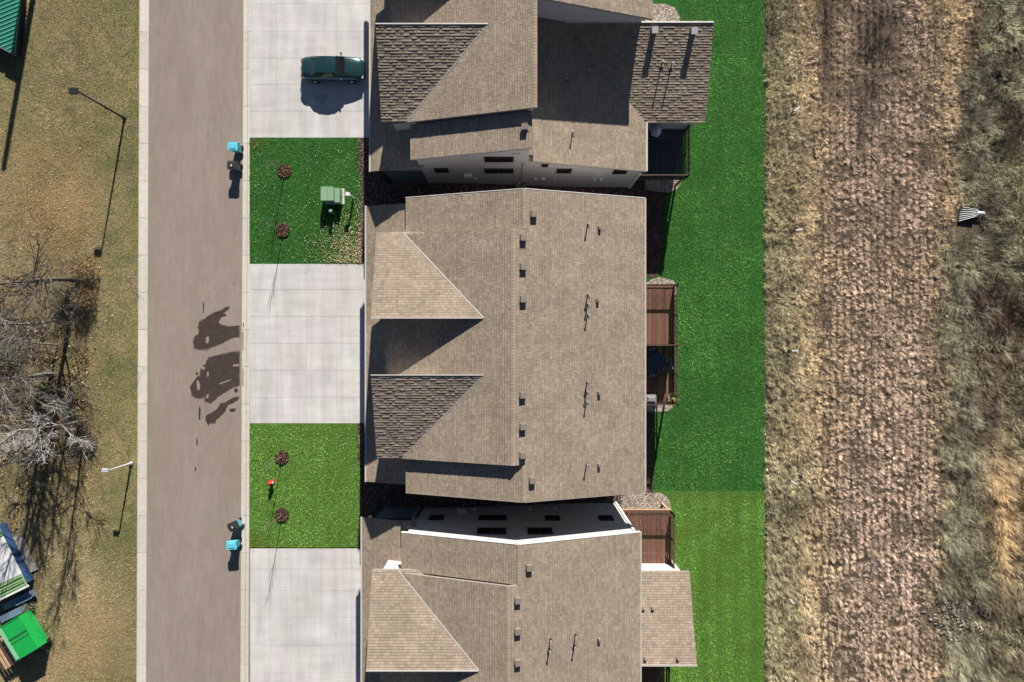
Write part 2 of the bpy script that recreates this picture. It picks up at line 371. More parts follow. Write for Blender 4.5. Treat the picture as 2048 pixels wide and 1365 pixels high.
# oily stains on the driveways
M['oil'] = mat('oil_stain', (.30, .285, .27), .8, .2, noise=.5, nscale=5)
def smear(px, py, n, sx, sy, size, nm='driveway_stain'):
    b = MB()
    for _ in range(n):
        x, y = P(px+random.gauss(0, sx), py+random.gauss(0, sy)); r = random.uniform(.3, 1)*size; k = random.randint(5, 8); a0 = random.random()*6
        b.add([(x+r*random.uniform(.5, 1.2)*math.cos(a0+6.283*i/k), y+r*random.uniform(.3, .8)*math.sin(a0+6.283*i/k), .084+random.random()*.002) for i in range(k)], [tuple(range(k))])
    tag(b.build(nm, M['oil']), kind='stuff')
smear(638, 192, 26, 6, 5, .13); smear(642, 205, 22, 7, 4, .11); smear(580, 672, 24, 18, 1.5, .035); smear(528, 740, 16, 5, 2.5, .05); smear(517, 664, 12, 5, 3, .03); smear(512, 622, 9, 5, 2, .03); smear(532, 793, 14, 4, 4, .03)
smear(600, 1200, 8, 50, 50, .03); smear(590, 60, 8, 40, 30, .04)

# gravel pads behind the decks; the last sheet paints a cast shadow
def pad(name, pts, m=M['gravel'], z=-1.4, off=.05):
    tri_sheet(name, [P(x, y, z) for x, y in pts], m, z+off, kind='structure')
pad('gravel_or_shade_bed', [(1290, 8), (1330, 8), (1350, 16), (1359, 34), (1360, 55), (1290, 55)])
pad('gravel_or_shade_bed', [(1290, 350), (1362, 350), (1362, 366), (1352, 380), (1335, 386), (1290, 380)])
pad('gravel_or_shade_bed', [(1282, 575), (1300, 560), (1318, 554), (1345, 560), (1354, 572), (1354, 590), (1282, 590)])
pad('gravel_or_shade_bed', [(1282, 800), (1345, 800), (1345, 815), (1335, 822), (1300, 824), (1282, 822)])
pad('gravel_or_shade_bed', [(1240, 975), (1300, 986), (1322, 985), (1338, 998), (1343, 1020), (1343, 1060), (1240, 1060)])
pad('gravel_or_shade_bed', [(1280, 560), (1290, 560), (1312, 590), (1306, 800), (1306, 990), (1280, 990)], M['mulch'], off=.045)
pad('gravel_or_shade_bed', [(1280, 376), (1331, 384), (1322, 520), (1312, 556), (1280, 556)], M['mulch'], off=.044)  # dark ground painted in the outline of the upper house's cast shadow

# ---------------- shingle roofs ----------------
EXPO = .17
PAL = np.array([lin(c) for c in ((151, 136, 119), (140, 125, 109), (161, 146, 127), (132, 118, 103), (149, 133, 114), (157, 142, 125))])*.95
def shingle_plane(rects, parent, name='roof', thick=.20, seed=0, tk=1.0):
    """rects: list of (O, u, v, U, V, ucut): eave corner, unit vectors along eave / up slope, sizes"""
    rg = np.random.default_rng(seed+5); VV = []; loops = []; st = []; tt = []; tn = []; nb = 0
    for (O, u, v, U, Vl) in rects:
        O = np.array(O, float); u = np.array(u, float); v = np.array(v, float); n = np.cross(u, v)
        if n[2] < 0: O = O+u*U; u = -u; n = np.cross(u, v)
        nc = int(math.ceil(Vl/EXPO))
        for c in range(nc):
            v0 = c*EXPO; v1 = min(v0+EXPO, Vl)
            ws = rg.uniform(.11, .36, int(U/.2)+6); e = np.concatenate([[0], np.cumsum(ws)-rg.uniform(0, .3)]); e[0] = 0
            e = e[(e >= 0) & (e < U-.03)]; e = np.append(e, U); k = len(e)-1
            th = np.where(rg.random(k) < .55, .019, .010)*tk+rg.uniform(-.002, .002, k)
            a, b = e[:-1], e[1:]
            vtx = np.empty((k, 8, 3)); vb = v1-min(.034, .3*(v1-v0)); tb = .003+(th-.003)*.2; gp = np.where(rg.random(k) < .8, .012, 0)
            a = a+gp
            for q, (uu, vv_, hh) in enumerate(((a, v0, 0*th), (b, v0, 0*th), (a, v0-.004, th), (b, v0-.004, th), (a, v1, 0*th+.003), (b, v1, 0*th+.003), (a, vb, tb), (b, vb, tb))):
                vtx[:, q] = O+np.outer(uu, u)+v*vv_+np.outer(hh, n)
            base = nb+np.arange(k)*8
            fl = np.stack([base+2, base+3, base+7, base+6, base+6, base+7, base+5, base+4, base, base+1, base+3, base+2, base, base+2, base+4, base+1, base+5, base+3], 1)
            VV.append(vtx.reshape(-1, 3)); loops.append(fl.ravel()); nb += 8*k
            tt.append(np.tile([4, 4, 4, 3, 3], k))
            col = (PAL[rg.integers(0, len(PAL), k)]*.5+PAL.mean(0)*.5)*rg.uniform(.92, 1.08, (k, 1))
            wx = vtx[:, 2]
            col = col*(.92+.16*vnoise(wx[:, 0]+wx[:, 2], wx[:, 1], 1.3, 3)[:, None])
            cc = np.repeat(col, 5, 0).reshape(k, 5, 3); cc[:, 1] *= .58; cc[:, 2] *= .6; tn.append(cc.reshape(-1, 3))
    V = np.concatenate(VV); L = np.concatenate(loops); tot = np.concatenate(tt); st = np.concatenate([[0], np.cumsum(tot)[:-1]])
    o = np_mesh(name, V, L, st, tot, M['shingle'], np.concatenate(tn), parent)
    # roof boards and fascia under the shingles
    b = MB()
    for (O, u, v, U, Vl) in rects:
        O, u, v = Vector(O), Vector(u), Vector(v); n = u.cross(v)
        if n.z < 0: n = -n
        c = [O, O+u*U, O+u*U+v*Vl, O+v*Vl]; vs = [p-n*.004 for p in c]+[p-Vector((0, 0, thick)) for p in c]
        fs = [(0, 1, 2, 3), (7, 6, 5, 4), (0, 4, 5, 1), (1, 5, 6, 2), (2, 6, 7, 3), (3, 7, 4, 0)]
        b.add(vs, fs[:2]); b.add(vs, fs[2:], m=1)
    f = b.build('roof_boards', [M['under'], M['fascia']], o); return o
def plane_y(x_lo, x_hi, z_lo, z_hi, y0, y1):     # eave parallel to Y at x_lo, rising to x_hi
    v = Vector((x_hi-x_lo, 0, z_hi-z_lo)); L = v.length; v.normalize()
    return ((x_lo, y0, z_lo), (0, 1, 0), tuple(v), y1-y0, L)
def plane_x(y_lo, y_hi, z_lo, z_hi, x0, x1):
    v = Vector((0, y_hi-y_lo, z_hi-z_lo)); L = v.length; v.normalize()
    return ((x0, y_lo, z_lo), (1, 0, 0), tuple(v), x1-x0, L)

def box_vent(mesh_cache={}):
    if 'b' not in mesh_cache:
        b = MB(); b.box((0, 0, .02), (.46, .5, .03)); b.box((0, .02, .13), (.34, .34, .2)); b.box((0, 0, .25), (.40, .42, .05), taper=.9)
        mesh_cache['b'] = b.mesh('box_vent', M['vent'])
        b = MB(); b.box((0, 0, .015), (.24, .24, .03)); b.box((0, .01, .12), (.2, .22, .2), taper=.85)
        mesh_cache['s'] = b.mesh('small_vent', M['vent'])
        b = MB(); b.box((0, 0, .02), (.3, .32, .02)); b.tube((0, 0, 0), (0, 0, .10), .08, .05, 10); b.tube((0, 0, .1), (0, 0, .60), .042, .042, 8, m=2); b.tube((0, 0, .55), (0, 0, .62), .065, .065, 10, m=1); b.tube((0, 0, .62), (0, 0, .625), .03, .03, 8, m=2)
        mesh_cache['p'] = b.mesh('vent_pipe', [M['vent'], M['pale'], M['dark']])
        b = MB(); b.box((0, 0, .02), (.44, .5, .03)); b.box((0, 0, .27), (.36, .36, .5)); b.box((0, 0, .53), (.42, .42, .05), m=1)
        mesh_cache['t'] = b.mesh('flue_box', [M['vent'], M['trim']])
    return mesh_cache
VN = {'b': 'box_vent', 's': 'exhaust_vent', 'p': 'vent_pipe', 't': 'flue_box'}
def vents(par, lst, zf, tilt):
    mc = box_vent()
    for k, px, py in lst:
        x, y, z = hit(px, py, zf)
        o = bpy.data.objects.new(VN[k], mc[k]); COL.objects.link(o); o.parent = par; o.location = (x, y, z)
        if k != 'p': o.rotation_euler = tilt
def deck(par, x0, x1, y0, y1, z, rails, divider=None, gz=-1.4, jut=0):
    b = MB(); w = .14; n = int((x1-x0)/w)
    for i in range(n):
        k = random.uniform(.75, 1.2); b.box((x0+(i+.5)*w, (y0+y1)/2, z-.015), (w-.014, y1-y0, .03), t=(k, k, k))
    b.box(((x0+x1)/2, y0+.02, z-.15), (x1-x0, .04, .24)); b.box(((x0+x1)/2, y1-.02, z-.15), (x1-x0, .04, .24)); b.box((x1+.02, (y0+y1)/2, z-.15), (.04, y1-y0, .24))
    d = b.build('deck', M['deckshade' if y0 > 10 else 'deck'], par)
    def rail(p0, p1, nm='railing'):
        r = MB(); p0 = Vector((*p0, z)); p1 = Vector((*p1, z)); L = (p1-p0).length; dr = (p1-p0)/L
        for h, wd in ((1.05, .09), (.97, .05), (.1, .05)): r.beam(p0+Vector((0, 0, h)), p1+Vector((0, 0, h)), wd, .04)
        k = int(L/.115)
        for i in range(k+1): q = p0+dr*(L*i/k); r.box(q+Vector((0, 0, .53)), (.026, .026, .88))
        for i in range(max(2, int(L/1.9)+1)): q = p0+dr*(L*i/max(1, int(L/1.9))); r.box(q+Vector((0, 0, .55)), (.09, .09, 1.16)); r.box(q+Vector((0, 0, 1.14)), (.11, .11, .03))
        r.build(nm, M['rail'], d)
    for a in rails: rail(*a)
    for x, y in ((x1-.1, y0+.1), (x1-.1, y1-.1), (x1-.1, (y0+y1)/2)):
        p = MB(); p.box((x, y, (z+gz)/2-.1), (.15, .15, z-gz-.1)); p.build('support_post', M['timber'], d)
    jb = MB(); jb.box(((x0+x1)/2, y1+.065, z-.13), (x1-x0, .05, .22)); jb.build('rim_board', M['timber'], d)
    if divider is not None:
        s = MB()
        for i in range(int((x1-x0)/.24)): s.box((x0+.1+i*.24, divider, z+1.2), (.228, .03, 2.2))
        for h in (.1, 2.32): s.box(((x0+x1)/2, divider, z+h), (x1-x0, .08, .07))
        s.build('privacy_screen', M['rail'], d)
    return d
def window(par, cx, y, cz, w, h, face, cols=2):      # in a wall whose normal is +Y (face=1) or -Y (face=-1)
    f = MB(); s = face
    for (x, z, a, b_) in ((cx-w/2, cz, .07, h+.07), (cx+w/2, cz, .07, h+.07), (cx, cz-h/2, w, .07), (cx, cz+h/2, w, .07)): f.box((x, y+s*.03, z), (a, .1, b_))
    for k in range(1, cols): f.box((cx-w/2+w*k/cols, y+s*.03, cz), (.05, .07, h))
    fo = f.build('window', M['frame'], par)
    g = MB(); g.box((cx, y+s*.008, cz), (w-.06, .03, h-.06)); g.build('pane', M['glass'], fo)
def prism_house(name, label, ox, oy, kind, seed):
    H = empty(name, (ox, oy, 0), label, 'house', 'duplex houses along the road'); X = lambda v: v+ox; Y = lambda v: v+oy
    sl_ = 0.33
    # --- walls ---
    w = MB()
    w.box((X(-8.2), Y(-.27), 1.6), (3.4, 18.8, 3.9))                                  # garage block
    if kind == 'low':
        w.prism([(X(-6.7), -2), (X(-6.7), 6.95), (X(.8), 9.35), (X(.8), 6.0), (X(8.95), 3.55), (X(8.95), -2)], 'y', Y(-9.85), Y(-.3))
        w.prism([(X(-6.69), -2), (X(-6.69), 6.95), (X(1.05), 9.6), (X(8.5), 7.2), (X(8.5), -2)], 'y', Y(-.3)+.003, Y(9.3))
        w.prism([(X(-6.68), 6.9), (X(-6.68), 7.3), (X(1.0), 9.75), (X(1.0), 6.2)], 'y', Y(-7.55), Y(-.31))
    else:
        w.prism([(X(-6.7), -2), (X(-6.7), 6.9), (X(.74), 9.35), (X(8.5), 6.8), (X(8.5), -2)], 'y', Y(-9.85), Y(9.3))
        w.prism([(X(-6.68), 6.5), (X(-6.68), 7.3), (X(.06), 9.6), (X(1.4), 9.0)], 'y', Y(-7.55), Y(6.8))
    w.prism([(Y(-7.3), 3), (Y(-7.3), 7.3), (Y(-2.25), 8.95), (Y(-2.25), 6.85), (Y(1.55), 6.85), (Y(1.55), 8.95), (Y(6.8), 7.3), (Y(6.8), 3)], 'x', X(-8.35), X(-1.9))
    wall = w.build('wall', M['siding'], H)
    # trims and dark panels
    for yy in (-9.66, 9.13): t = MB(); t.box((X(-9.86), Y(yy), 1.6), (.5, .5, 3.3)); t.build('corner_pier', M['frame'], H)
    # garage doors and front doors (facing the road)
    for yy in (-5.6, 5.1):
        g = MB(); g.box((X(-9.93), Y(yy), 1.15), (.06, 4.9, 2.3))
        for q in range(4): g.box((X(-9.97), Y(yy), .3+q*.57), (.03, 4.8, .5))
        g.build('garage_door', M['trim'], H)
    for yy in (-1.3, .8):
        g = MB(); g.box((X(-9.93), Y(yy), 1.05), (.06, .95, 2.1)); d = g.build('front_door', M['slate'], H)
        k = MB(); k.tube((X(-9.98), Y(yy)+.35, 1.0), (X(-10.05), Y(yy)+.35, 1.0), .03); k.build('handle', M['pale'], d)
    for yy in (-5.0, 4.4):
        f = MB(); f.box((X(-8.38), Y(yy), 6.2), (.08, 1.8, 1.3)); fo = f.build('window', M['frame'], H); g = MB(); g.box((X(-8.425), Y(yy), 6.2), (.02, 1.6, 1.1)); g.build('pane', M['glass'], fo)
    # --- roofs ---
    lpz = lambda x: 9.656-.33*(.74-x)
    lo = (-7.0, lpz(-7.0))
    rects = []
    if kind == 'low':
        rx, rz = 1.1, 10.22; k = (rz-7.12)/(rx+8.35); mid = lambda x: rz+k*(x-rx)
        rects.append(plane_y(X(-8.35), X(rx), 7.12, rz, Y(-7.7), Y(9.45)))
        rects.append(plane_y(X(-7.0), X(.95), lo[1], lpz(.95), Y(-10.0), Y(-7.7)))
        rp = lambda x: rz-.35*(x-rx); rects.append(plane_y(X(8.9), X(rx), rp(8.9), rz, Y(-.95), Y(9.45)))
        ez = 3.9; lowp = lambda x: 6.5-.327*(x-1.25)
        main = shingle_plane(rects, H, 'main_roof', seed=seed)
        low = shingle_plane([plane_y(X(9.2), X(1.0), lowp(9.2), lowp(1.0), Y(-9.95), Y(-.32))], H, 'lower_roof', seed=seed+1)
        main['_rp'] = 0
    else:
        rx, rz = .06, 9.88; mid = lambda x: 9.88-.33*(.06-x)
        rects.append(plane_y(X(-8.35), X(.06), mid(-8.35), 9.88, Y(-7.7), Y(6.95)))
        rects.append(plane_y(X(-7.0), X(.74), lo[1], lpz(.74), Y(-10.0), Y(-7.7)))
        rects.append(plane_y(X(-7.0), X(.74), lo[1], lpz(.74), Y(6.95), Y(9.45)))
        rp = lambda x: 9.9-.33*x
        rects.append(plane_y(X(8.8), X(.74), rp(8.8), rp(.74), Y(-10.0), Y(9.45)))
        rects.append(plane_y(X(.74), X(.06), rp(.74)+.001, rp(.06), Y(-7.7), Y(6.95)))
        main = shingle_plane(rects, H, 'main_roof', seed=seed)
        low = None
    if '_rp' in main: del main['_rp']
    # front dormer sheds rising to the middle
    ks = .335
    sh1 = shingle_plane([plane_x(Y(7.13), Y(1.44), 7.5, 9.28, X(-8.85), X(-1.2))], H, 'shed_roof', seed=seed+2, thick=.24)
    sh2 = shingle_plane([plane_x(Y(-7.62), Y(-2.13), 7.5, 9.28, X(-8.85), X(-1.2))], H, 'shed_roof', seed=seed+3, thick=.24, tk=1.95)
    pent = shingle_plane([plane_y(X(-10.33), X(-6.4), 3.9, 5.2, Y(-9.97), Y(9.57))], H, 'porch_roof', seed=seed+4, thick=.16)
    # ridge caps
    def cap(p0, p1, w=.3, nrm=None, dz=.02):
        c = MB(); p0, p1 = Vector(p0), Vector(p1); L = (p1-p0).length; n = max(1, int(L/.2)); d = (p1-p0)/n; s = Vector((0, 0, 1)).cross(d.normalized()).normalized()
        for i in range(n):
            a = p0+d*i; b_ = p0+d*(i+1.05); tt = PAL.mean(0)*random.uniform(.92, 1.06)
            vs = [a-s*w/2-Vector((0, 0, .04-dz)), a+Vector((0, 0, dz+.012)), a+s*w/2-Vector((0, 0, .04-dz)), b_-s*w/2-Vector((0, 0, .046-dz)), b_+Vector((0, 0, dz+.002)), b_+s*w/2-Vector((0, 0, .046-dz))]
            c.add(vs, [(0, 3, 4, 1), (1, 4, 5, 2), (0, 1, 2)], t=tuple(tt))
        c.build('ridge_cap', M['shingle'], H)
    if kind == 'low':
        cap((X(1.1), Y(-7.7), rz), (X(1.1), Y(9.45), rz)); 
    else:
        cap((X(.06), Y(-7.7), 9.88), (X(.06), Y(6.95), 9.88)); cap((X(.74), Y(-10), 9.66), (X(.74), Y(-7.72), 9.66)); cap((X(.74), Y(6.98), 9.66), (X(.74), Y(9.45), 9.66))
    # valley metal where sheds meet the main plane
    def zs1(y): return 7.5+(Y(7.13)-y)*.3128
    def zs2(y): return 7.5+(y-Y(-7.62))*.3242
    for zf_, ya, yb in ((zs1, Y(7.1), Y(1.46)), (zs2, Y(-7.6), Y(-2.15))):
        pts = []
        for yy in (ya, yb):
            z = zf_(yy); kx = (z-(rz if kind == 'low' else 9.88))/((rz-7.12)/(rx+8.35) if kind == 'low' else .33)+(rx if kind == 'low' else .06); pts.append((X(kx), yy, z+.022))
        f = MB(); f.beam(pts[0], pts[1], .07, .03); f.build('valley_flashing', M['flash'], H)
    # shed top trim and rake trim
    for (y0, z0) in ((1.44, 9.28), (-2.13, 9.28)): f = MB(); f.box((X(-5.33), Y(y0), z0+.02), (7.04, .07, .05)); f.build('ridge_flashing', M['flash'], H)
    # gutters
    g = MB(); g.box((X(-10.39), Y(-.2), 3.85), (.10, 19.6, .12)); g.build('gutter', M['gutter'], H)
    for q in range(-9, 10): g = MB(); g.box((X(-10.475), Y(q), 3.92), (.02, .05, .03)); g.build('gutter_bracket', M['dark'], H)
    if kind == 'low': g = MB(); g.box((X(9.26), Y(-6.9), 3.87), (.12, 6.1, .12)); g.build('gutter', M['gutter'], H)
    else: g = MB(); g.box((X(8.84), Y(-.27), 6.95), (.07, 19.4, .11)); g.build('gutter', M['gutter'], H)
    # rake boards
    def rake(*a):
        r = MB(); r.beam(*a); r.build('rake_board', M['trim' if a[0][1] > oy else 'fascia'], H)  # white on the sun side, dark opposite: shading put into the board colour
    for yy in (-10.02, 9.47):
        if kind == 'low':
            if yy < 0:
                rake((X(-7), Y(yy), lo[1]-.10), (X(.95), Y(yy), lpz(.95)-.10), .04, .2); rake((X(1.0), Y(-9.97), lowp(1.0)-.1), (X(9.2), Y(-9.97), lowp(9.2)-.1), .04, .2)
        else:
            rake((X(-7), Y(yy), lo[1]-.10), (X(.74), Y(yy), 9.56), .04, .24); rake((X(.74), Y(yy), 9.56), (X(8.8), Y(yy), rp(8.8)-.10), .04, .24)
    return H, main, low, sh1, sh2, pent, (lambda x, y: mid(x-ox) if x-ox < rx else rp(x-ox))

H2, main2, _, _, _, _, z2 = prism_house('duplex_house', 'middle brown shingle duplex seen whole, two wedge shaped dormer roofs on its front', 0, 0, 'std', 10)
H3, main3, _, _, _, _, z3 = prism_house('duplex_house', 'lower brown shingle duplex with pale sunlit rear wing roof and rust coloured deck', -.3, -22.1, 'std', 30)
H1, main1, low1, _, _, _, z1 = prism_house('duplex_house', 'upper brown shingle duplex beside the parked green car, its rear roof in deep shade', .3, 22.0, 'low', 50)
tr = (0, math.atan(.33), 0)
vents(main2, [('b', 1066, 429), ('b', 1045, 476), ('b', 1045, 534), ('b', 1045, 599), ('b', 1044, 790), ('b', 1044, 853), ('b', 1044, 910), ('b', 1063, 960),
    ('p', 1175, 449), ('p', 1175, 589), ('p', 1175, 608), ('p', 1175, 629), ('p', 1174, 762), ('p', 1173, 781), ('p', 1173, 802), ('p', 1173, 927),
    ('s', 1198, 457), ('s', 1194, 602), ('s', 1197, 787), ('s', 1197, 931)], z2, tr)
vents(main3, [('b', 1057, 1134), ('b', 1034, 1199), ('b', 1034, 1261), ('b', 1034, 1323), ('p', 1101, 1275), ('p', 1099, 1295), ('p', 1151, 1267), ('p', 1149, 1288), ('s', 1197, 1279)], z3, tr)
lp1 = lambda x, y: 6.5-.327*(x-1.55)
vents(main1, [('b', 1051, 255)], lambda x, y: 9.656-.33*(.74-(x-.3)), (0, -math.atan(.33), 0))
vents(low1, [('b', 1060, 306), ('p', 1133, 163), ('p', 1177, 147), ('p', 1145, 267)], lp1, tr)

# rear wing of the upper house
def wing(H, x0, x1, ylo, yhi, zlo, zhi, wy0, wy1, vl, seed):
    rf = shingle_plane([plane_x(ylo, yhi, zlo, zhi, x0, x1)], H, 'wing_roof', seed=seed, thick=.2, tk=1.9 if yhi > ylo else 1)
    s = 1 if yhi > ylo else -1
    w = MB(); k = (zhi-zlo)/(yhi-ylo)
    w.prism([(wy0, -2), (wy0, zlo+k*(wy0-ylo)-.21), (wy1, zlo+k*(wy1-ylo)-.21), (wy1, -2)], 'x', x0+.4, x1-.35)
    w.build('wing_wall', M['siding'], H)
    t = MB(); t.box(((x0+x1)/2, yhi+s*.01, zhi+.03), (x1-x0, .1, .05)); t.build('wing_flashing', M['flash'], H)
    zf = lambda x, y: zlo+k*(y-ylo)
    vents(rf, vl, zf, (math.atan(k), 0, 0)); return rf
wing(H1, 2.6, 13.72, 15.5, 21.68, 3.9, 5.78, 15.9, 21.6, [('t', 1307, 62), ('t', 1385, 64), ('p', 1323, 129), ('p', 1342, 132)], 71)
wing(H3, 7.9, 12.6, -16.35, -22.1, 3.9, 5.7, -16.7, -22.0, [('s', 1286, 1217), ('s', 1305, 1217), ('s', 1290, 1317), ('s', 1355, 1317)], 72)
# side wall windows
for px, py, wpx, h in ((873, 1036, 26, 1.15), (985, 1036, 54, 1.15), (1105, 1037, 28, 1.15), (1212, 1037, 27, 1.15), (983, 1063, 56, 1.3), (1080, 1063, 48, 1.3)):
    z = CH-12.8*F/(py-682); x = (px-1024)*(CH-z)/F; window(H3, x, -12.8, z, wpx*(CH-z)/F, h, 1, 2 if wpx > 40 else 1)
for px, py, wpx, h in ((883, 340, 26, 1.0), (998, 318, 56, 1.05), (998, 341, 56, 1.05), (1128, 341, 28, 1.0), (1240, 343, 26, .9), (1090, 330, 11, .5)):
    z = CH-12.15*F/(682-py); x = (px-1024)*(CH-z)/F; window(H1, x, 12.15, z, wpx*(CH-z)/F, h, -1, 2 if wpx > 40 else 1)
    window(H2, x*.98, -9.85, max(z, 1.5), wpx*(CH-z)/F, h, -1)
    window(H2, x*.98, 9.3, max(z, 1.5), wpx*(CH-z)/F, h, 1)
# darker cladding on the garage flanks
for Hh, yy, s in ((H1, 12.30, -1), (H3, -12.82, 1), (H2, -9.70, -1), (H2, 9.16, 1)):
    b = MB(); b.box((Hh.location.x-8.05, yy+s*.03, 1.5), (3.1, .06, 3.1)); b.build('garage_cladding', M['slate'], Hh)
# white fixtures on the side walls
def fixture(H, px, py, y, s, size, nm='outlet_box', m='trim'):
    z = CH-abs(y)*F/abs(682-py); x = (px-1024)*(CH-z)/F; b = MB()
    b.box((x, y+s*(size[1]/2+.002), z), size); b.box((x, y+s*(size[1]+.02), z+size[2]*.3), (size[0]*.7, .04, size[2]*.35)); b.build(nm, M[m], H)
for px, py in ((1027, 307), (1037, 307), (941, 308)): fixture(H1, px, py, 12.15, -1, (.22, .08, .2))
for px, py, sz in ((936, 349, (.6, .2, .7)), (952, 356, (.25, .12, .3)), (1110, 331, (.7, .06, .12)), (1072, 357, (.2, .1, .25)), (1087, 356, (.3, .1, .15)), (1109, 358, (.08, .1, .9)), (1200, 348, (.7, .05, .1)), (1190, 357, (.2, .12, .2)), (1203, 357, (.2, .12, .2))):
    fixture(H1, px, py, 12.15, -1, sz, 'meter_box' if sz[2] > .5 else 'outlet_box')
for px, py, sz in ((1054, 1048, (.2, .08, .2)), (949, 1020, (.25, .12, .3)), (924, 1024, (.7, .2, .5)), (1090, 1017, (.07, .1, 1.0)), (1110, 1019, (.3, .1, .15)), (1060, 1018, (.2, .1, .25)), (1202, 1019, (.2, .12, .2)), (1214, 1019, (.2, .12, .2))):
    fixture(H3, px, py, -12.8, 1, sz, 'meter_box' if sz[2] > .45 else 'outlet_box')
# white corner board at the rear corner
b = MB(); b.box((8.2, -12.78, 2.4), (.16, .16, 8.4)); b.build('corner_board', M['trim'], H3)
b = MB(); b.box((9.25, 12.13, .75), (.16, .16, 5.2)); b.build('corner_board', M['trim'], H1)
# downspouts
for Hh, x, y in ((H1, .8, 12.05), (H2, -6.8, -9.95), (H3, -7.1, -12.7)):
    b = MB(); b.box((x, y, 2.4), (.09, .07, 6.6)); b.build('downspout', M['gutter'], Hh)

# decks
d2 = deck(H2, 8.5, 12.2, -4.72, 4.2, 1.2, [((8.6, 4.15), (12.15, 4.15)), ((12.15, 4.15), (12.15, -4.67)), ((9.0, -4.67), (12.15, -4.67))], divider=-.28)
d1 = deck(H1, 9.27, 13.0, 12.15, 15.88, 1.2, [((13.0, 12.2), (13.0, 15.8)), ((9.4, 12.2), (13.0, 12.2))])
d3 = deck(H3, 8.25, 11.95, -16.68, -12.75, 1.2, [((8.6, -12.8), (11.9, -12.8)), ((11.9, -12.8), (11.9, -16.6))])
d4 = deck(H3, 8.25, 11.6, -26.2, -22.2, 1.2, [((11.55, -22.3), (11.55, -26.1))])
# solid stair/landing panel on the middle deck

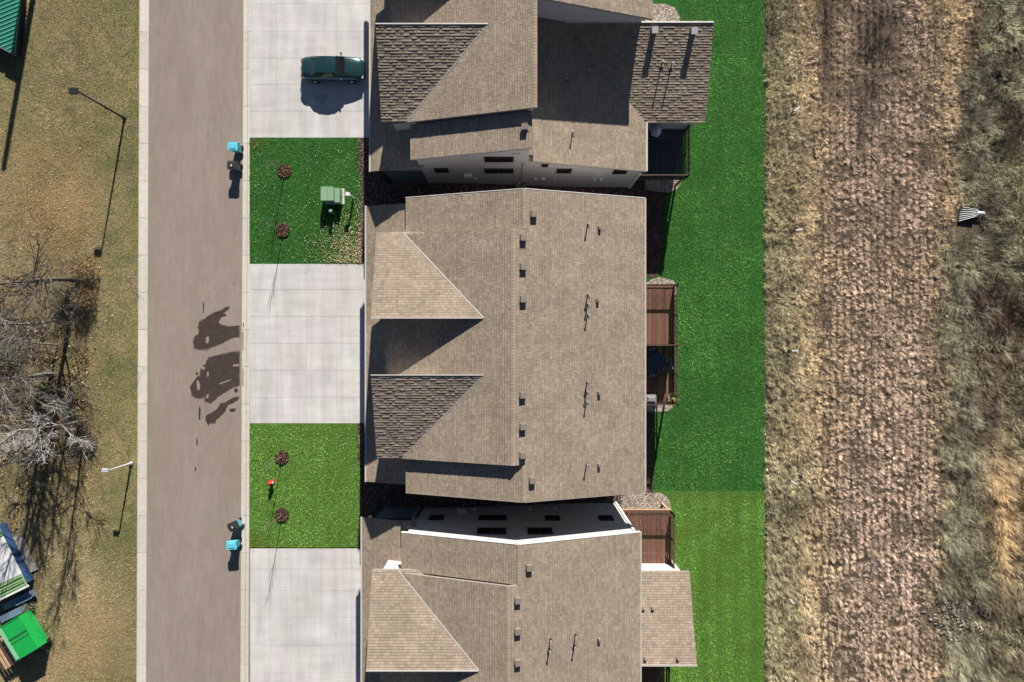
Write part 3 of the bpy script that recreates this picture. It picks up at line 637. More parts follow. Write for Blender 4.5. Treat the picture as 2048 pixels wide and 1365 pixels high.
# ---------------- parked car ----------------
def car(loc):
    C = empty('parked_car', loc, 'dark green four door sedan parked nose to the garage on the upper driveway', 'car')
    M['paint'] = mat('green_paint', (.014, .052, .055), .25, .5, metal=.35, coat=1.0, noise=.03)
    M['chrome'] = mat('chrome', (.6, .6, .6), .15, .5, metal=1); M['lens'] = mat('headlight_lens', (.6, .62, .62), .1, .6)
    M['red'] = mat('tail_lens', (.25, .01, .01), .2, .5); M['tyre'] = mat('tyre_rubber', (.02, .02, .02), .85)
    # body: cross sections along x (nose +x)
    st = [(-2.36, .60, .42, .74), (-2.30, .74, .32, .90), (-2.05, .82, .24, 1.0), (-1.6, .87, .22, 1.02), (-1.0, .885, .22, 1.0), (0, .89, .22, .96), (.75, .885, .22, .96), (1.2, .875, .22, .94), (1.7, .85, .24, .87), (2.1, .79, .28, .80), (2.28, .70, .34, .72), (2.34, .58, .42, .62)]
    V = []; Fc = []
    for x, w, zb, zt in st:
        h = zt-zb; V += [(x, -w*.86, zb), (x, -w*.985, zb+h*.22), (x, -w, zb+h*.55), (x, -w*.96, zb+h*.86), (x, -w*.80, zt), (x, -w*.4, zt+.03), (x, 0, zt+.045), (x, w*.4, zt+.03), (x, w*.80, zt), (x, w*.96, zb+h*.86), (x, w, zb+h*.55), (x, w*.985, zb+h*.22), (x, w*.86, zb)]
    n = 13
    for i in range(len(st)-1):
        for j in range(n): a = i*n+j; b_ = i*n+(j+1) % n; Fc.append((a, a+n, b_+n, b_))
    Fc = [f[::-1] for f in Fc]
    b = MB(); b.add(V, Fc, sm=True); b.add(V[:n], [tuple(range(n))]); b.add(V[-n:], [tuple(range(n))[::-1]])
    b.build('body', M['paint'], C, False)
    # cabin
    base = [(-1.62, .70), (-1.0, .80), (.2, .80), (.98, .72)]; roofp = [(-1.12, .52, 1.33), (-.75, .585, 1.405), (.0, .60, 1.425), (.34, .565, 1.385)]
    g = MB(); V = []
    for (bx, bw), (rx_, rw, rz_) in zip(base, roofp): V += [(bx, -bw, .985), (rx_, -rw, rz_), (rx_, rw, rz_), (bx, bw, .985)]
    Fc = [(0, 3, 2, 1)]+[(12, 13, 14, 15)]
    for i in range(3): a = i*4; Fc += [(a, a+1, a+5, a+4), (a+3, a+7, a+6, a+2)]
    g.add(V, Fc); g.build('windows', M['glass'], C, False)
    r = MB(); V = []
    for rx_, rw, rz_ in [(-1.17, .53, 1.325)]+roofp[1:3]+[(.39, .575, 1.378)]: V += [(rx_, -rw-.02, rz_-.01), (rx_, -rw*.5, rz_+.022), (rx_, rw*.5, rz_+.022), (rx_, rw+.02, rz_-.01)]
    Fc = []
    for i in range(3):
        for j in range(3): a = i*4+j; Fc.append((a, a+4, a+5, a+1))
    r.add(V, [f[::-1] for f in Fc], sm=True)
    r.build('roof', M['paint'], C, False)
    for s_ in (-1, 1):
        for p0, p1, nm in (((-1.62, s_*.70, .985), (-1.14, s_*.53, 1.33), 'rear_pillar'), ((.98, s_*.725, .985), (.36, s_*.575, 1.385), 'windscreen_pillar'), ((-.35, s_*.81, .985), (-.32, s_*.60, 1.415), 'door_pillar')):
            p = MB(); p.beam(p0, p1, .06, .05); p.build(nm, M['paint'], C, False)
        t = MB(); t.beam((-1.45, s_*.80, 1.0), (.9, s_*.79, .99), .03, .025); t.build('window_trim', M['chrome'], C, False)
        m_ = MB(); m_.ball((.72, s_*1.0, 1.03), .1, sc=(.8, 1.1, .7)); m_.box((.72, s_*.90, 1.0), (.06, .12, .05)); m_.build('wing_mirror', M['paint'], C, False)
        h = MB(); h.box((2.2, s_*.58, .64), (.2, .30, .14)); h.build('headlight', M['lens'], C, False)
        h = MB(); h.box((-2.33, s_*.55, .72), (.1, .32, .16)); h.build('tail_light', M['red'], C, False)
        for x in (-1.4, 1.38):
            w = MB(); w.tube((x, s_*.70, .31), (x, s_*.90, .31), .31, n=20); wo = w.build('wheel', M['tyre'], C, False)
            w = MB(); w.tube((x, s_*.895, .31), (x, s_*.915, .31), .20, .17, n=12)
            for k in range(5): a = k*1.2566; w.beam((x, s_*.918, .31), (x+.19*math.cos(a), s_*.918, .31+.19*math.sin(a)), .03, .05)
            w.build('rim', M['chrome'], wo, False)
        for x in (-.62, .35): d = MB(); d.box((x, s_*.895, .80), (.14, .03, .03)); d.build('door_handle', M['chrome'], C, False)
        se = MB(); se.box((-.1, s_*.36, .98), (.5, .5, .10)); 
    f = MB(); f.box((2.33, 0, .55), (.06, .62, .18)); f.build('grille', M['dark'], C, False)
    f = MB(); f.box((2.3, 0, .40), (.14, 1.35, .14), taper=.96); f.build('front_bumper', M['dark'], C, False)
    f = MB(); f.box((-2.34, 0, .44), (.14, 1.4, .18), taper=.96); f.build('rear_bumper', M['dark'], C, False)
    f = MB(); f.box((-2.42, 0, .70), (.02, .31, .15)); f.build('number_plate', M['pale'], C, False)
    f = MB()
    for s_ in (-1, 1): f.beam((1.05, s_*.60, 1.0), (2.15, s_*.52, .80), .02, .012)
    f.beam((1.05, -.60, 1.01), (1.05, .60, 1.01), .025, .015); f.beam((2.15, -.52, .815), (2.15, .52, .815), .02, .012); f.build('bonnet_seam', M['dark'], C, False)
    f = MB(); f.beam((-1.78, -.66, 1.05), (-1.78, .66, 1.05), .02, .01); f.build('boot_seam', M['dark'], C, False)
    f = MB(); f.beam((1.02, -.5, 1.02), (.98, .1, 1.03), .02, .02); f.beam((1.02, .05, 1.02), (.98, .6, 1.03), .02, .02); f.build('wiper', M['dark'], C, False)
car((-13.58, 20.64, .08))

# ---------------- wheelie bins ----------------
M['teal'] = mat('teal_plastic', (.10, .47, .58), .5, .4, noise=.05); M['tealdark'] = mat('faded_teal_plastic', (.08, .30, .38), .5, .4, noise=.05)
M['lidblack'] = mat('black_lid', (.035, .035, .037), .45, .4); M['navy'] = mat('navy_plastic', (.045, .075, .11), .5, .4)
def bin_(loc, rz, mb, ml, label):
    B = empty('wheelie_bin', loc, label, 'bin', 'wheelie bins at the kerb', rz)
    b = MB(); b.box((-.02, 0, .52), (.50, .46, .94)); 
    vs = []
    for z, a, c in ((.06, .23, .21), (.95, .33, .30)): vs += [(-a, -c, z), (a, -c, z), (a, c, z), (-a, c, z)]
    b = MB(); b.add(vs, [(3, 2, 1, 0), (4, 5, 6, 7), (0, 1, 5, 4), (1, 2, 6, 5), (2, 3, 7, 6), (3, 0, 4, 7)]); b.box((0, 0, .955), (.70, .63, .05))
    b.build('body', mb, B, False)
    l = MB(); l.box((-.03, 0, 1.01), (.76, .66, .07), taper=.93); l.box((-.03, 0, 1.06), (.5, .42, .05), taper=.85); l.box((-.38, 0, 1.0), (.08, .36, .05))
    l.build('lid', ml, B, False)
    if ml is M['lidblack']: q = MB(); q.box((-.08, -.04, 1.087), (.07, .16, .006)); q.build('sticker', M['trim'], B, False)
    h = MB(); h.tube((.40, -.27, 1.0), (.40, .27, 1.0), .022); h.box((.36, -.25, .98), (.12, .04, .06)); h.box((.36, .25, .98), (.12, .04, .06)); h.build('handle', M['dark'], B, False)
    for s_ in (-1, 1): w = MB(); w.tube((.27, s_*.25, .12), (.27, s_*.31, .12), .12, n=14); w.build('wheel', M['dark'], B, False)
bin_((-21.0, 14.67, .01), R(-2), M['teal'], M['teal'], 'light blue bin beside its black lidded neighbour, farther up the kerb by the upper lawn')
bin_((-21.05, 13.25, .01), R(-3), M['navy'], M['lidblack'], 'dark bin with square black lid upright at the kerb by the upper lawn')
bin_((-21.0, -13.95, .01), R(-155+180), M['tealdark'], M['lidblack'], 'blue bin with black lid turned askew by the lower lawn')
bin_((-21.1, -15.4, .01), R(3), M['teal'], M['teal'], 'all light blue bin by the corner of the bottom driveway')

# ---------------- street lights ----------------
def lamp(px, py, h, arm, label, m, head, rz=0):
    x, y = P(px, py); L = empty('street_lamp', (x, y, .05), label, 'street lamp', None, rz)
    p = MB(); p.tube((0, 0, 0), (0, 0, h), .085, .055, 10); p.build('pole', M[m], L, False)
    p = MB(); p.tube((0, 0, 0), (0, 0, .18), .14, .13, 12); p.build('base', M[m], L, False)
    hd = MB(); hd.box((head[0]*.5-.05, 0, h+.04), (head[0], head[1], .14), taper=.85); ho = hd.build('lamp_head', M[m], L, False)
    q = MB(); q.box((head[0]*.5-.05, 0, h-.035), (head[0]*.7, head[1]*.7, .02)); q.build('lens', M['lens'], ho, False)
M['black'] = mat('black_metal', (.018, .02, .024), .5, .4)
lamp(250, 237, 5.45, 0, 'tall black street lamp with boxy head on the dry verge', 'black', (.62, .46), R(180))
lamp(263.5, 926, 2.85, 0, 'short pale metal lamp near the lower kerb', 'pale', (.52, .26), R(175))

# ---------------- hydrant, cabinet, pedestals ----------------
def hydrant(px, py):
    x, y = P(px, py); H = empty('fire_hydrant', (x, y, .08), 'red fire hydrant between the two young trees of the lower lawn', 'hydrant')
    M['hred'] = mat('hydrant_red', (.55, .025, .03), .4, .5, noise=.08)
    b = MB(); b.tube((0, 0, 0), (0, 0, .07), .17, n=12); b.tube((0, 0, .05), (0, 0, .58), .11, .115, 12); b.tube((0, 0, .56), (0, 0, .60), .16, n=12); b.build('barrel', M['hred'], H, False)
    b = MB(); b.ball((0, 0, .62), .14, sc=(1, 1, .9)); b.tube((0, 0, .72), (0, 0, .82), .035, n=6); b.build('bonnet', M['hred'], H, False)
    for a in (0, 120, 240): c = MB(); d = Vector((math.cos(R(a)), math.sin(R(a)), 0)); c.tube(Vector((0, 0, .42))+d*.08, Vector((0, 0, .42))+d*.22, .065 if a else .085, n=10); c.build('nozzle_cap', M['hred'] if a else M['pale'], H, False)
hydrant(546, 963)
M['cab'] = mat('cabinet_green', (.20, .32, .20), .5, .4, noise=.05); M['cabp'] = mat('pedestal_green', (.12, .30, .17), .5, .4)
x, y = P(665, 396); K = empty('transformer_cabinet', (x, y, .08), 'pale green utility cabinet on the upper lawn', 'cabinet')
b = MB(); b.box((.2, .1, .03), (1.5, 1.2, .06)); b.build('pad', M['conc'], K, False)
b = MB(); b.box((-.1, .1, .52), (.92, .98, .92), taper=.98); b.box((-.1, .1, .99), (.98, 1.04, .03)); bo = b.build('housing', M['cab'], K, False)
b = MB(); b.box((-.1, .1, 1.006), (.012, 1.0, .006)); b.build('seam', M['dark'], bo, False)
b = MB(); b.box((.60, .02, .44), (.40, 1.12, .78), taper=.97); b.build('door_box', M['cab'], K, False)
b = MB(); b.box((.82, .0, .5), (.03, .1, .12)); b.build('latch', M['dark'], K, False)
x, y = P(667.5, 426.5); K = empty('cable_pedestal', (x, y, .08), 'small round green pedestal standing just below the pale green cabinet', 'pedestal')
b = MB(); b.tube((0, 0, 0), (0, 0, .78), .12, .11, 14); b.build('post', M['cabp'], K, False); b = MB(); b.tube((0, 0, .78), (0, 0, .92), .14, .10, 14); b.build('cap', M['cab'], K, False)
x, y = P(708, 397); K = empty('meter_post', (x, y, .08), 'white metal utility post right of the green cabinet', 'utility post')
b = MB(); b.box((0, 0, .6), (.12, .12, 1.3)); b.build('post', M['trim'], K, False); b = MB(); b.box((-.12, .02, 1.3), (.30, .26, .26)); b.build('box', M['trim'], K, False)
# air conditioner between the houses
x, y = P(1042, 365, -.5); K = empty('air_conditioner', (x, y, -.75), 'square air conditioner with round fan in the side bed', 'air conditioner')
b = MB(); b.box((0, 0, .45), (.9, .9, .86), taper=.97); b.build('casing', mat('beige_casing', (.22, .19, .16), .5), K, False)
b = MB(); b.tube((0, 0, .88), (0, 0, .90), .38, n=24); fo = b.build('fan_grille', M['dark'], K, False)
b = MB()
for k in range(3): a = k*2.094; b.beam((0, 0, .91), (.33*math.cos(a), .33*math.sin(a), .915), .16, .01)
b.tube((0, 0, .9), (0, 0, .93), .08, n=10); b.build('fan', M['pale'], fo, False)

# ---------------- deck furniture ----------------
M['chairblue'] = mat('blue_grey_fabric', (.11, .13, .155), .8); M['greyfab'] = mat('grey_cover', (.20, .19, .19), .85, noise=.1)
def chair(loc, rz, label):
    C = empty('patio_chair', loc, label, 'chair', 'patio chairs on the middle deck', rz)
    b = MB(); b.box((0, 0, .42), (.55, .55, .07)); b.build('seat', M['chairblue'], C, False)
    b = MB(); b.box((0, .30, .72), (.55, .06, .58), rot=Matrix.Rotation(R(-12), 3, 'X')); b.build('backrest', M['chairblue'], C, False)
    for sx in (-1, 1):
        for sy in (-1, 1): l = MB(); l.tube((sx*.25, sy*.24, 0), (sx*.24, sy*.22, .4), .018, n=6); l.build('leg', M['dark'], C, False)
        l = MB(); l.box((sx*.29, 0, .62), (.05, .5, .03)); l.build('armrest', M['dark'], C, False)
def dp(px, py, z=1.6): return (*P(px, py, z), 1.2)
T_ = empty('patio_table', dp(1312, 722), 'round blue topped patio table on the middle deck', 'table')
b = MB(); b.tube((0, 0, .70), (0, 0, .74), .62, n=28); b.build('table_top', mat('blue_glass', (.03, .05, .075), .25, .4), T_, False)
b = MB(); b.tube((0, 0, 0), (0, 0, .7), .05, n=8); b.tube((0, 0, 0), (0, 0, .04), .3, n=14); b.build('pedestal', M['dark'], T_, False)
chair(dp(1331, 732), R(-80), 'patio chair standing out from the table towards the lawn')
chair(dp(1303, 706), R(8), 'patio chair on the side of the table nearest the screen')
chair(dp(1302, 742), R(185), 'patio chair on the lower side of the table, farthest from the screen')
G_ = empty('covered_grill', dp(1299, 797), 'grey covered barbecue at the lower end of the middle deck', 'grill')
b = MB(); b.box((0, 0, .5), (.85, .62, 1.0), taper=.9); b.box((0, 0, 1.06), (.7, .45, .16), taper=.6); b.build('cover', M['greyfab'], G_, False)
b = MB(); b.box((0, 0, .03), (.9, .65, .05)); b.build('base', M['dark'], G_, False)
U = empty('closed_umbrella', dp(1308, 266), 'pale grey draped patio umbrella in the shade of the upper deck', 'umbrella')
b = MB(); pts = [(-.45, .1), (-.36, .42), (-.05, .62), (.08, .42), (.42, .1), (.40, -.22), (.05, -.55), (-.35, -.35)]
V = [(x_, y_, 1.0+.06*math.sin(i*2.4)) for i, (x_, y_) in enumerate(pts)]+[(x_*.45, y_*.45, 1.42) for x_, y_ in pts]+[(.02, -.12, 1.55)]
b.add(V, [(i, (i+1) % 8, 8+(i+1) % 8, 8+i) for i in range(8)][::1]+[(8+i, 8+(i+1) % 8, 16) for i in range(8)]); b.build('canopy', mat('grey_canvas', (.55, .53, .55), .8, noise=.08), U, False)
b = MB(); b.tube((0, 0, 0), (0, 0, 1.5), .025); b.tube((0, 0, 0), (0, 0, .06), .26, n=16); b.build('pole', M['dark'], U, False)
PL = empty('potted_plant', dp(1342, 793), 'potted ornamental grass with reddish leaves at the deck corner', 'plant')
b = MB(); b.tube((0, 0, 0), (0, 0, .45), .17, .25, 14); b.build('pot', M['greyfab'], PL, False)

# ---------------- young trees with mulch rings ----------------
def tube_np(segs, n=5):
    """segs: array (k,8): p0 xyz, r0, p1 xyz, r1"""
    sg = np.array(segs, float); p0, r0, p1, r1 = sg[:, :3], sg[:, 3], sg[:, 4:7], sg[:, 7]
    d = p1-p0; d /= np.linalg.norm(d, axis=1)[:, None]+1e-9
    ref = np.where(np.abs(d[:, 2:3]) > .9, [[1., 0, 0]], [[0, 0, 1.]]); a = np.cross(d, ref); a /= np.linalg.norm(a, axis=1)[:, None]; b = np.cross(d, a)
    k = len(sg); V = np.empty((k, 2*n, 3))
    for j in range(n):
        t = 2*math.pi*j/n; o = a*math.cos(t)+b*math.sin(t); V[:, j] = p0+o*r0[:, None]; V[:, n+j] = p1+o*r1[:, None]
    base = np.arange(k)[:, None]*2*n; fl = []
    for j in range(n): fl.append(np.concatenate([base+j, base+n+j, base+n+(j+1) % n, base+(j+1) % n], 1))
    L = np.stack(fl, 1).reshape(-1)
    return V.reshape(-1, 3), L, k*n
def tube_obj(name, segs, m, parent, n=5, world=False):
    V, L, nf = tube_np(segs, n); return np_mesh(name, V, L, np.arange(nf)*4, np.full(nf, 4), m, None, parent, world)
def branch(p, d, L, r, lvl, segs, rg, up=.1, kids=(4, 6), curv=.18, minr=.006, fork=.55):
    n = 4; pts = [p]
    for i in range(n):
        d = d+Vector(rg.normal(0, curv, 3)); d.z += up*.3; d.normalize(); q = pts[-1]+d*(L/n)
        segs.append((*pts[-1], max(minr, r*(1-.55*i/n)), *q, max(minr, r*(1-.55*(i+1)/n)))); pts.append(q)
        if lvl > 0:
            for _ in range(rg.integers(kids[0], kids[1])//n+(1 if rg.random() < .6 else 0)):
                ax = Vector(rg.normal(0, 1, 3)); nd = (d+ax.normalized()*rg.uniform(.5, 1.0)); nd.z += up; nd.normalize()
                branch(q, nd, L*rg.uniform(.4, .72), r*fork*(1-.3*i/n), lvl-1, segs, rg, up, kids, curv, minr, fork)
M['chip'] = mat('bark_chip', (1, 1, 1), .9, .1, tint=True)
def flakes(name, pts, size, cols, m, z, spread=.3, lift=.03, kind='stuff', label=None):
    n = len(pts); rg = RNG; x, y = pts[:, 0], pts[:, 1]; a = rg.uniform(0, 6.28, n); s = rg.uniform(*size, n)
    zz = z+rg.uniform(0, lift, n); V = np.empty((n, 4, 3)); tl = rg.uniform(-spread, spread, (n, 2))
    for j, (u, v) in enumerate(((-1, -.6), (1, -.45), (.8, .6), (-.9, .5))):
        dx = (u*np.cos(a)-v*np.sin(a))*s; dy = (u*np.sin(a)+v*np.cos(a))*s
        V[:, j, 0] = x+dx; V[:, j, 1] = y+dy; V[:, j, 2] = zz+dx*tl[:, 0]+dy*tl[:, 1]+.3*s
    c = np.array(cols)[rg.integers(0, len(cols), n)]*rg.uniform(.75, 1.25, (n, 1))
    o = np_mesh(name, V.reshape(-1, 3), np.arange(4*n), np.arange(n)*4, np.full(n, 4), m, c); tag(o, label, kind=kind); return o
def young(px, py, lab, seed, h=3.3, ring=.52):
    x, y = P(px, py); t = empty('young_tree', (x, y, .08), lab, 'tree', 'young street trees'); rg = np.random.default_rng(seed)
    tube_obj('trunk', [(0, 0, 0, .028, .03, .0, h*.5, .022), (.03, 0, h*.5, .022, .0, .04, h*.95, .012)], M['bark'], t, 7)
    sg = []
    for k in range(10):
        z = h*(.5+.45*k/10); a = rg.uniform(0, 6.28); branch(Vector((.02, .02, z)), Vector((math.cos(a)*.45, math.sin(a)*.45, .95)), .9-.04*k, .009, 1, sg, rg, .15, (1, 3), .08, .0035)
    tube_obj('crown', sg, M['bark'], t, 4)
    rr = np.sqrt(RNG.random(900))*ring; aa = RNG.uniform(0, 6.28, 900)
    f = flakes('mulch_ring', np.stack([x+rr*np.cos(aa), y+rr*np.sin(aa)], 1), (.025, .06), [lin(c) for c in ((92, 72, 56), (70, 56, 44), (124, 100, 78), (46, 38, 30))], M['chip'], .09, .5, .10)
    pts = [(x+ring*random.uniform(.9, 1.06)*math.cos(q*.3142), y+ring*random.uniform(.9, 1.06)*math.sin(q*.3142)) for q in range(20)]
    tri_sheet('mulch_ring', pts, M['dirt'], .105, kind='structure')
young(570, 343, 'young bare tree highest on the upper lawn, nearest the upper bins', 1)
young(567, 461, 'young bare tree low on the upper lawn near the middle driveway', 2)
young(565, 914, 'young bare tree above the red hydrant on the lower lawn', 3)
young(565, 1029, 'young bare tree below the red hydrant with long shadow reaching the bottom driveway', 4, 3.5)

# ---------------- grass blades ----------------
def blades(name, x, y, z, h, w, lean, az, col, bend=True, label=None):
    z = np.zeros(len(x))+z
    n = len(x); dx, dy = np.cos(az), np.sin(az); hz = h*np.cos(lean); hr = h*np.sin(lean)
    tx, ty, tz = x+dx*hr, y+dy*hr, z+hz; wx, wy = -dy*w/2, dx*w/2
    if bend:
        V = np.empty((n, 5, 3)); mx, my, mz = x+dx*hr*.38, y+dy*hr*.38, z+hz*.62
        V[:, 0] = np.stack([x-wx, y-wy, z], 1); V[:, 1] = np.stack([x+wx, y+wy, z], 1)
        V[:, 2] = np.stack([mx+wx*.9, my+wy*.9, mz], 1); V[:, 3] = np.stack([mx-wx*.9, my-wy*.9, mz], 1); V[:, 4] = np.stack([tx, ty, tz], 1)
        b = np.arange(n)[:, None]*5; L = np.concatenate([b+0, b+1, b+2, b+3, b+3, b+2, b+4], 1).ravel(); tot = np.tile([4, 3], n); c = np.repeat(col, 2, 0)
    else:
        V = np.empty((n, 3, 3)); V[:, 0] = np.stack([x-wx, y-wy, z], 1); V[:, 1] = np.stack([x+wx, y+wy, z], 1); V[:, 2] = np.stack([tx, ty, tz], 1)
        L = np.arange(3*n); tot = np.full(n, 3); c = col
    st = np.concatenate([[0], np.cumsum(tot)[:-1]])
    o = np_mesh(name, V.reshape(-1, 3), L, st, tot, M['grass'], c); tag(o, label, kind='stuff'); return o
U_ = RNG.uniform
def lawn(name, x0, x1, y0, y1, z, dens, c0, c1, tip=(.06, .13), skew=0, patch=None, stripes=0):
    n = int((x1-x0)*(y1-y0)*dens); x = U_(x0, x1, n); y = U_(y0, y1, n); x = x+skew*y
    v = .6*vnoise(x, y, .10, 3, 2)+.4*vnoise(x, y, 2.2, 9, 3); v = np.clip((v-.26)/.48, 0, 1)[:, None]; hv = .6+.8*v[:, 0]
    col = np.array(c0)*(1-v)+np.array(c1)*v; col = col*U_(.5, 1.6, (n, 1))
    if stripes: col = col*(1+stripes*np.sin(x*2*math.pi/1.15))[:, None]
    pale = RNG.random(n) < .012; col[pale] = np.array(lin((150, 165, 105)))*U_(.6, 1.1, (pale.sum(), 1))
    if patch is not None: col = patch(x, y, col)
    zz = z if np.isscalar(z) else z(x, y)
    blades(name, x, y, zz, hv*U_(*tip, n), U_(.014, .03, n), U_(.35, 1.35, n), U_(0, 6.283, n), col, False)
def brownspot(cx, cy, r, c=(.22, .11, .02)):
    def f(x, y, col):
        d = np.exp(-((x-cx)**2+(y-cy)**2)/r**2)*U_(.3, 1.2, len(x)); d = np.clip(d, 0, 1)[:, None]; return col*(1-d)+np.array(c)*d
    return f
G0, G1 = (.045, .130, .022), (.175, .40, .085)
L0, L1 = (.095, .185, .028), (.235, .43, .08)
lawn('lawn_grass', -20.15, -11.6, 5.96, 15.6, .075, 330, (.030, .095, .017), (.115, .27, .058), patch=brownspot(-19.9, 15.3, .8))
lawn('lawn_grass', -20.15, -11.65, -15.85, -6.35, .075, 330, L0, L1, patch=brownspot(-19.7, -15.6, .9), stripes=.06)
def rearpatch(x, y, col):
    px = x*F/51.4+1024; py = 682-y*F/51.4
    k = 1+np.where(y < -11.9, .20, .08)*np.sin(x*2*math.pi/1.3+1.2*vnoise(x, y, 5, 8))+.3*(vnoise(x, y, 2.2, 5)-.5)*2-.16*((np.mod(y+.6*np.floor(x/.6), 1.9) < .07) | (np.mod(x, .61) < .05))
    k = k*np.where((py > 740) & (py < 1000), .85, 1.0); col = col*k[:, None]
    # keep the beds and decks clear
    return col
def clear(x, y):
    px = x*F/51.4+1024; py = 682-y*F/51.4
    pad_ = ((px < 1358) & (py < 44)) | ((px < 1358) & (py > 350) & (py < 383)) | ((px < 1350) & (py > 557) & (py < 575)) | ((px < 1331) & (py > 383) & (py < 557)) | ((px < 1306) & (py > 560)) | ((px < 1340) & (py > 985) & (py < 1032)) | ((px < 1343) & (py > 800) & (py < 822)) | ((px < 1345) & (py >= 1032) & (py < 1135))
    return ~pad_
def lawn2(name, x0, x1, y0, y1, z, dens, c0, c1, patch):
    n = int((x1-x0)*(y1-y0)*dens); x = U_(x0, x1, n); y = U_(y0, y1, n); k = clear(x, y); x, y = x[k], y[k]; n = len(x)
    v = .6*vnoise(x, y, .10, 3, 2)+.4*vnoise(x, y, 2.2, 9, 3); v = np.clip((v-.26)/.48, 0, 1)[:, None]; hv = .6+.8*v[:, 0]
    col = (np.array(c0)*(1-v)+np.array(c1)*v)*U_(.62, 1.45, (n, 1)); pale = RNG.random(n) < .03; col[pale] = np.array(lin((130, 165, 105)))*U_(.6, 1.1, (pale.sum(), 1))
    col = patch(x, y, col)
    blades(name, x, y, z, hv*U_(.06, .13, n), U_(.016, .032, n), U_(.35, 1.35, n), U_(0, 6.283, n), col, False)
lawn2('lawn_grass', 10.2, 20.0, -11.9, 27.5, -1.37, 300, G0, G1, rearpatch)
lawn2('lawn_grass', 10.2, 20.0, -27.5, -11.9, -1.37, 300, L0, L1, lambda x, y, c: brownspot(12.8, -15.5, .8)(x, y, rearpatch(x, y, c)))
# dry verge left of the road
def dryturf():
    x0, x1, y0, y1 = -41, -28.72, -28, 28; n = int((x1-x0)*(y1-y0)*260); x = U_(x0, x1, n); y = U_(y0, y1, n); x = x+SK*y
    px = x*26+1024; py = 682-y*26
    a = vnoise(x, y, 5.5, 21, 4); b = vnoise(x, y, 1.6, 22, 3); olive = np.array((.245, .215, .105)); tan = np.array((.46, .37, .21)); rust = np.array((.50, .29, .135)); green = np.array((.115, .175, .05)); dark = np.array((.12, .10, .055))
    t = np.clip((a-.40)/.2, 0, 1)[:, None]; col = olive*(1-t)+tan*t; cl = vnoise(x, y, .2, 23, 2); col = col*(.35+1.3*cl[:, None]); mot = np.clip((vnoise(x, y, 1.1, 24, 3)-.52)*5, 0, 1)[:, None]; col = col*(1-.35*mot)
    def mixin(c, w): 
        nonlocal col
        w = np.clip(w, 0, 1)[:, None]; col = col*(1-w)+c*w
    g = lambda cx, cy, rx, ry: np.exp(-((px-cx)/rx)**2-((py-cy)/ry)**2)
    mixin(rust, 1.3*g(110, 420, 90, 110)*(.4+b)); mixin(rust, .8*g(60, 300, 60, 60)*(.4+b)); mixin(rust, 1.0*g(150, 960, 60, 70)*(.4+b)); mixin(tan, .9*g(130, 1180, 110, 160)); mixin(rust*.9, .5*g(190, 1300, 70, 80))
    mixin(green, np.clip((px-180)/40, 0, 1)*np.clip(2.2*b+.1, 0, .95)*np.clip((1190-py)/120, .15, 1)); mixin(tan*.75, np.clip((vnoise(x, y, .8, 25, 3)-.55)*5, 0, .7)); mixin(olive, np.clip((px-200)/70, 0, 1)*(.6)*(py > 1130))
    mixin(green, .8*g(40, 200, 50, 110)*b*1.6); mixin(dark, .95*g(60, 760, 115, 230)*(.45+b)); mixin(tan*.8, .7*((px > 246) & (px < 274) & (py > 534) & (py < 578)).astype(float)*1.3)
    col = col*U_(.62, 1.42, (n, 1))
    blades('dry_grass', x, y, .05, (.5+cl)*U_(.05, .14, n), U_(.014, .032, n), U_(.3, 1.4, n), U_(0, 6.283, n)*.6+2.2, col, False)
dryturf()

